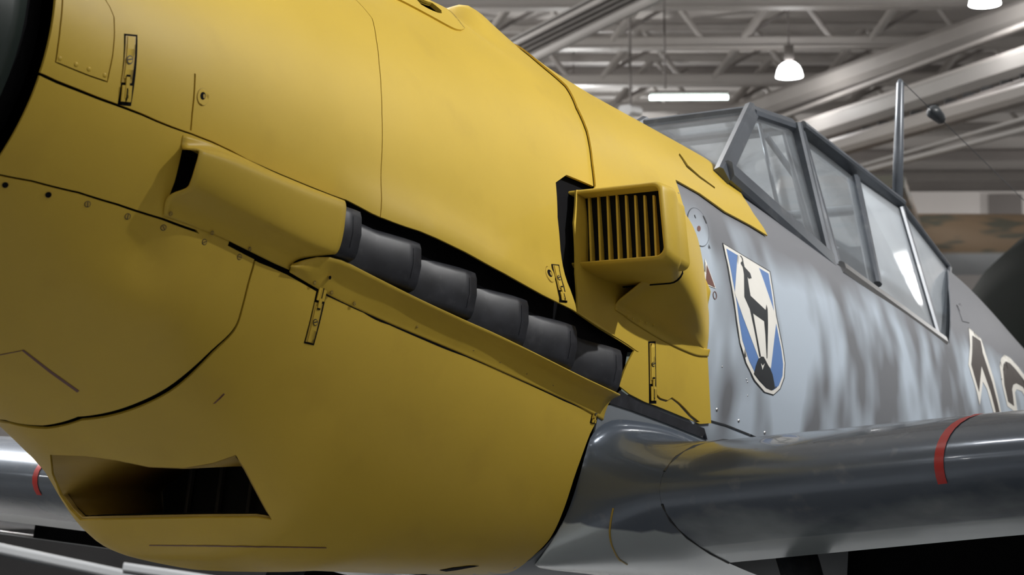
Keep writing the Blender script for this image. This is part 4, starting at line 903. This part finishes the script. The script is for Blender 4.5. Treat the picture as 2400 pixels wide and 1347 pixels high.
q = wp(1478, 262, 24); UL = empty('unlit_floodlight', tuple(q)); prop(UL, 'small unlit white floodlight box hanging beside the yellow cowling', 'lamp')
bar('housing', (-.14, 0, 0), (.14, 0, .02), .18, .12, WHM, UL); bar('bracket', (0, 0, .06), (0, 0, 8.4-q[2]), .03, .03, STLD, UL, up=(1, 0, 0))
for lo, pw, sz, c, tg, cone, soft in KEY:
    KS = empty('track_spotlight', lo); d = np.array(tg)-np.array(lo); d = d/np.linalg.norm(d); prop(KS, 'black spotlight hanging outside the view on the %s side of the fighter' % ('emblem' if lo[1] < 0 else 'far'), 'lamp')
    tube('spotlight_can', [-d*.40, -d*.13], [.10, .12], INK, KS, 16); bar('track_stem', (0, 0, .1), (0, 0, 8.4-lo[2]), .03, .03, STLD, KS, up=(1, 0, 0))

# ------------------------------------------------------------------ other exhibits behind
def camouflage():
    m, t, n, l, b = nt('sand_and_green_camouflage'); tc = n.new('ShaderNodeTexCoord'); mp = n.new('ShaderNodeMapping'); mp.inputs['Scale'].default_value = (1.2, 1.2, 4.5); l.new(tc.outputs['Object'], mp.inputs[0])
    ns = n.new('ShaderNodeTexNoise'); ns.inputs['Scale'].default_value = 1.6; ns.inputs['Detail'].default_value = 1.5; l.new(mp.outputs[0], ns.inputs['Vector'])
    r = ramp(n, [(.50, (.36, .26, .17)), (.60, (.17, .165, .13))]); l.new(ns.outputs['Fac'], r.inputs[0])
    sx = n.new('ShaderNodeSeparateXYZ'); l.new(tc.outputs['Object'], sx.inputs[0]); mrn = n.new('ShaderNodeMapRange'); mrn.inputs[1].default_value = -.13; mrn.inputs[2].default_value = -.17; l.new(sx.outputs[2], mrn.inputs[0])
    mx = n.new('ShaderNodeMixRGB'); l.new(mrn.outputs[0], mx.inputs[0]); l.new(r.outputs[0], mx.inputs[1]); mx.inputs[2].default_value = (.55, .58, .60, 1); l.new(mx.outputs[0], b.inputs['Base Color']); b.inputs['Roughness'].default_value = .45
    return m
CAMO = camouflage(); GRN = paint('dark_green_aircraft_paint', (.014, .018, .016), .6, .15, 1.5, spec=.12)
def body(name, parent, pts, rad, m, seg=28, zs=1.0):
    """fuselage: rings along a line"""
    pts = np.array(pts, float); T = np.gradient(pts, axis=0); T /= np.linalg.norm(T, axis=1, keepdims=True); R = []
    for p, t, r in zip(pts, T, rad):
        s = np.cross([0, 0, 1], t); s /= np.linalg.norm(s); u = np.cross(t, s)
        R.append([p+r*(s*math.cos(a)+zs*u*math.sin(a)) for a in np.linspace(0, 2*PI, seg, endpoint=False)])
    return grid_mesh(name, R, m, parent, close_v=True)
c0 = wp(2200, 573, 24); CM = empty('camouflaged_aircraft', tuple(c0)); prop(CM, 'sand and green mottled aircraft with pale belly parked behind the canopy', 'aircraft')
uu = _h
body('fuselage', CM, [uu*s for s in (-6.2, -5.8, -5, -3, 0, 3, 6, 8.5)], [.002, .22, .32, .36, .36, .33, .24, .10], CAMO, zs=1.05)
wn = [uu*(-2.2)+_g*.3, uu*(-2.6)+_g*5, uu*(-1.4)+_g*5, uu*(-.2)+_g*.3]
for sgn in (1, -1): mesh('wing', [np.array([*(q*[1, 1, 1])])*1.0 if sgn == 1 else uu*(q@uu)-_g*(q@_g) for q in wn]+[(np.array(q) if sgn == 1 else uu*(q@uu)-_g*(q@_g))+np.array([0, 0, -.12]) for q in wn], [(0, 1, 2, 3), (7, 6, 5, 4), (0, 4, 5, 1), (1, 5, 6, 2), (2, 6, 7, 3), (3, 7, 4, 0)], CAMO, CM, False)
mesh('tail_fin', [uu*7.3+[0, 0, .1], uu*8.0+[0, 0, 1.2], uu*8.7+[0, 0, 1.2], uu*8.6+[0, 0, .05], uu*7.3+_g*.08+[0, 0, .1], uu*8.0+_g*.08+[0, 0, 1.2], uu*8.7+_g*.08+[0, 0, 1.2], uu*8.6+_g*.08+[0, 0, .05]], [(0, 1, 2, 3), (7, 6, 5, 4), (0, 4, 5, 1), (1, 5, 6, 2), (2, 6, 7, 3), (3, 7, 4, 0)], CAMO, CM, False)
for s in (-3.0, -1.2, 7.9): tube('undercarriage_leg', [uu*s+[0, 0, -.2], uu*s+np.array([0, 0, -c0[2]])], [.06, .05], GRYD, CM, 10)
c1 = wp(2545, 835, 12); GA = empty('dark_green_aircraft', tuple(c1)); prop(GA, 'dark green aircraft with a rounded fuselage at the right edge behind the number', 'aircraft')
dr = _h*.80+_g*.60; dr = dr/np.linalg.norm(dr)
body('fuselage', GA, [dr*s for s in (-.60, -.55, -.40, -.15, .3, 1.2, 3.0, 5.0, 6.0)], [.002, .46, .68, .82, .90, .92, .80, .45, .1], GRN, zs=1.0)
nrm = np.cross(dr, [0, 0, 1]); nrm /= np.linalg.norm(nrm)
for sgn in (-1, 1): mesh('wing', [dr*1.0+nrm*sgn*.3, dr*1.4+nrm*sgn*4.5, dr*2.2+nrm*sgn*4.5, dr*2.6+nrm*sgn*.3]+[q+np.array([0, 0, -.12]) for q in (dr*1.0+nrm*sgn*.3, dr*1.4+nrm*sgn*4.5, dr*2.2+nrm*sgn*4.5, dr*2.6+nrm*sgn*.3)], [(0, 1, 2, 3), (7, 6, 5, 4), (0, 4, 5, 1), (1, 5, 6, 2), (2, 6, 7, 3), (3, 7, 4, 0)], GRN, GA, False)
for s, q in ((1.0, .9), (1.0, -.9), (5.6, 0)): tube('undercarriage_leg', [dr*s+nrm*q+[0, 0, -.1], dr*s+nrm*q+np.array([0, 0, -c1[2]])], [.06, .05], GRYD, GA, 10)

PALE = paint('pale_grey_aircraft_paint', (.62, .65, .68), .35, .08, 1.2)
p0 = wp(200, 1300, 13); PL_ = empty('dark_backdrop', (p0[0], p0[1], 0)); prop(PL_, 'added black plinth seen under the far wing at the lower left', 'backdrop')  # added black block that darkens the view below the far wing
o_ = np.array([p0[0], p0[1], 0]); q = [_h*-4.5+_g*0, _h*3.0+_g*0, _h*3.0+_g*4, _h*-4.5+_g*4]; zt0 = wp(200, 1238, 13)[2]
mesh('backdrop_body', q+[k+np.array([0, 0, zt0]) for k in q], [(0, 1, 5, 4), (1, 2, 6, 5), (2, 3, 7, 6), (3, 0, 4, 7), (4, 5, 6, 7), (3, 2, 1, 0)], RUB, PL_, False)
mesh('backdrop_rim', [k*1.01+np.array([0, 0, zt0-.03]) for k in q]+[k*1.01+np.array([0, 0, zt0]) for k in q], [(0, 1, 5, 4), (1, 2, 6, 5), (2, 3, 7, 6), (3, 0, 4, 7)], STLD, PL_, False)
def slat(nm, a, b, d, w, t, lab):  # added pale bars standing in for aircraft edges below the far wing
    A, B = wp(*a, d), wp(*b, d); E_ = empty(nm, tuple(A)); prop(E_, lab, 'strip'); bar('strip_bar', np.zeros(3), B-A, w, t, PALE, E_); bar('edge_strip', np.array([0, 0, -t*.62]), B-A+np.array([0, 0, -t*.62]), w*.9, t*.18, INK, E_)
slat('pale_strip', (-80, 1268), (360, 1362), 9.5, .05, .05, 'added pale sloping strip standing for an aircraft edge at the lower left corner')
slat('pale_strip', (290, 1328), (520, 1362), 9.0, .05, .04, 'added short pale strip standing for an aircraft edge below the chin intake')
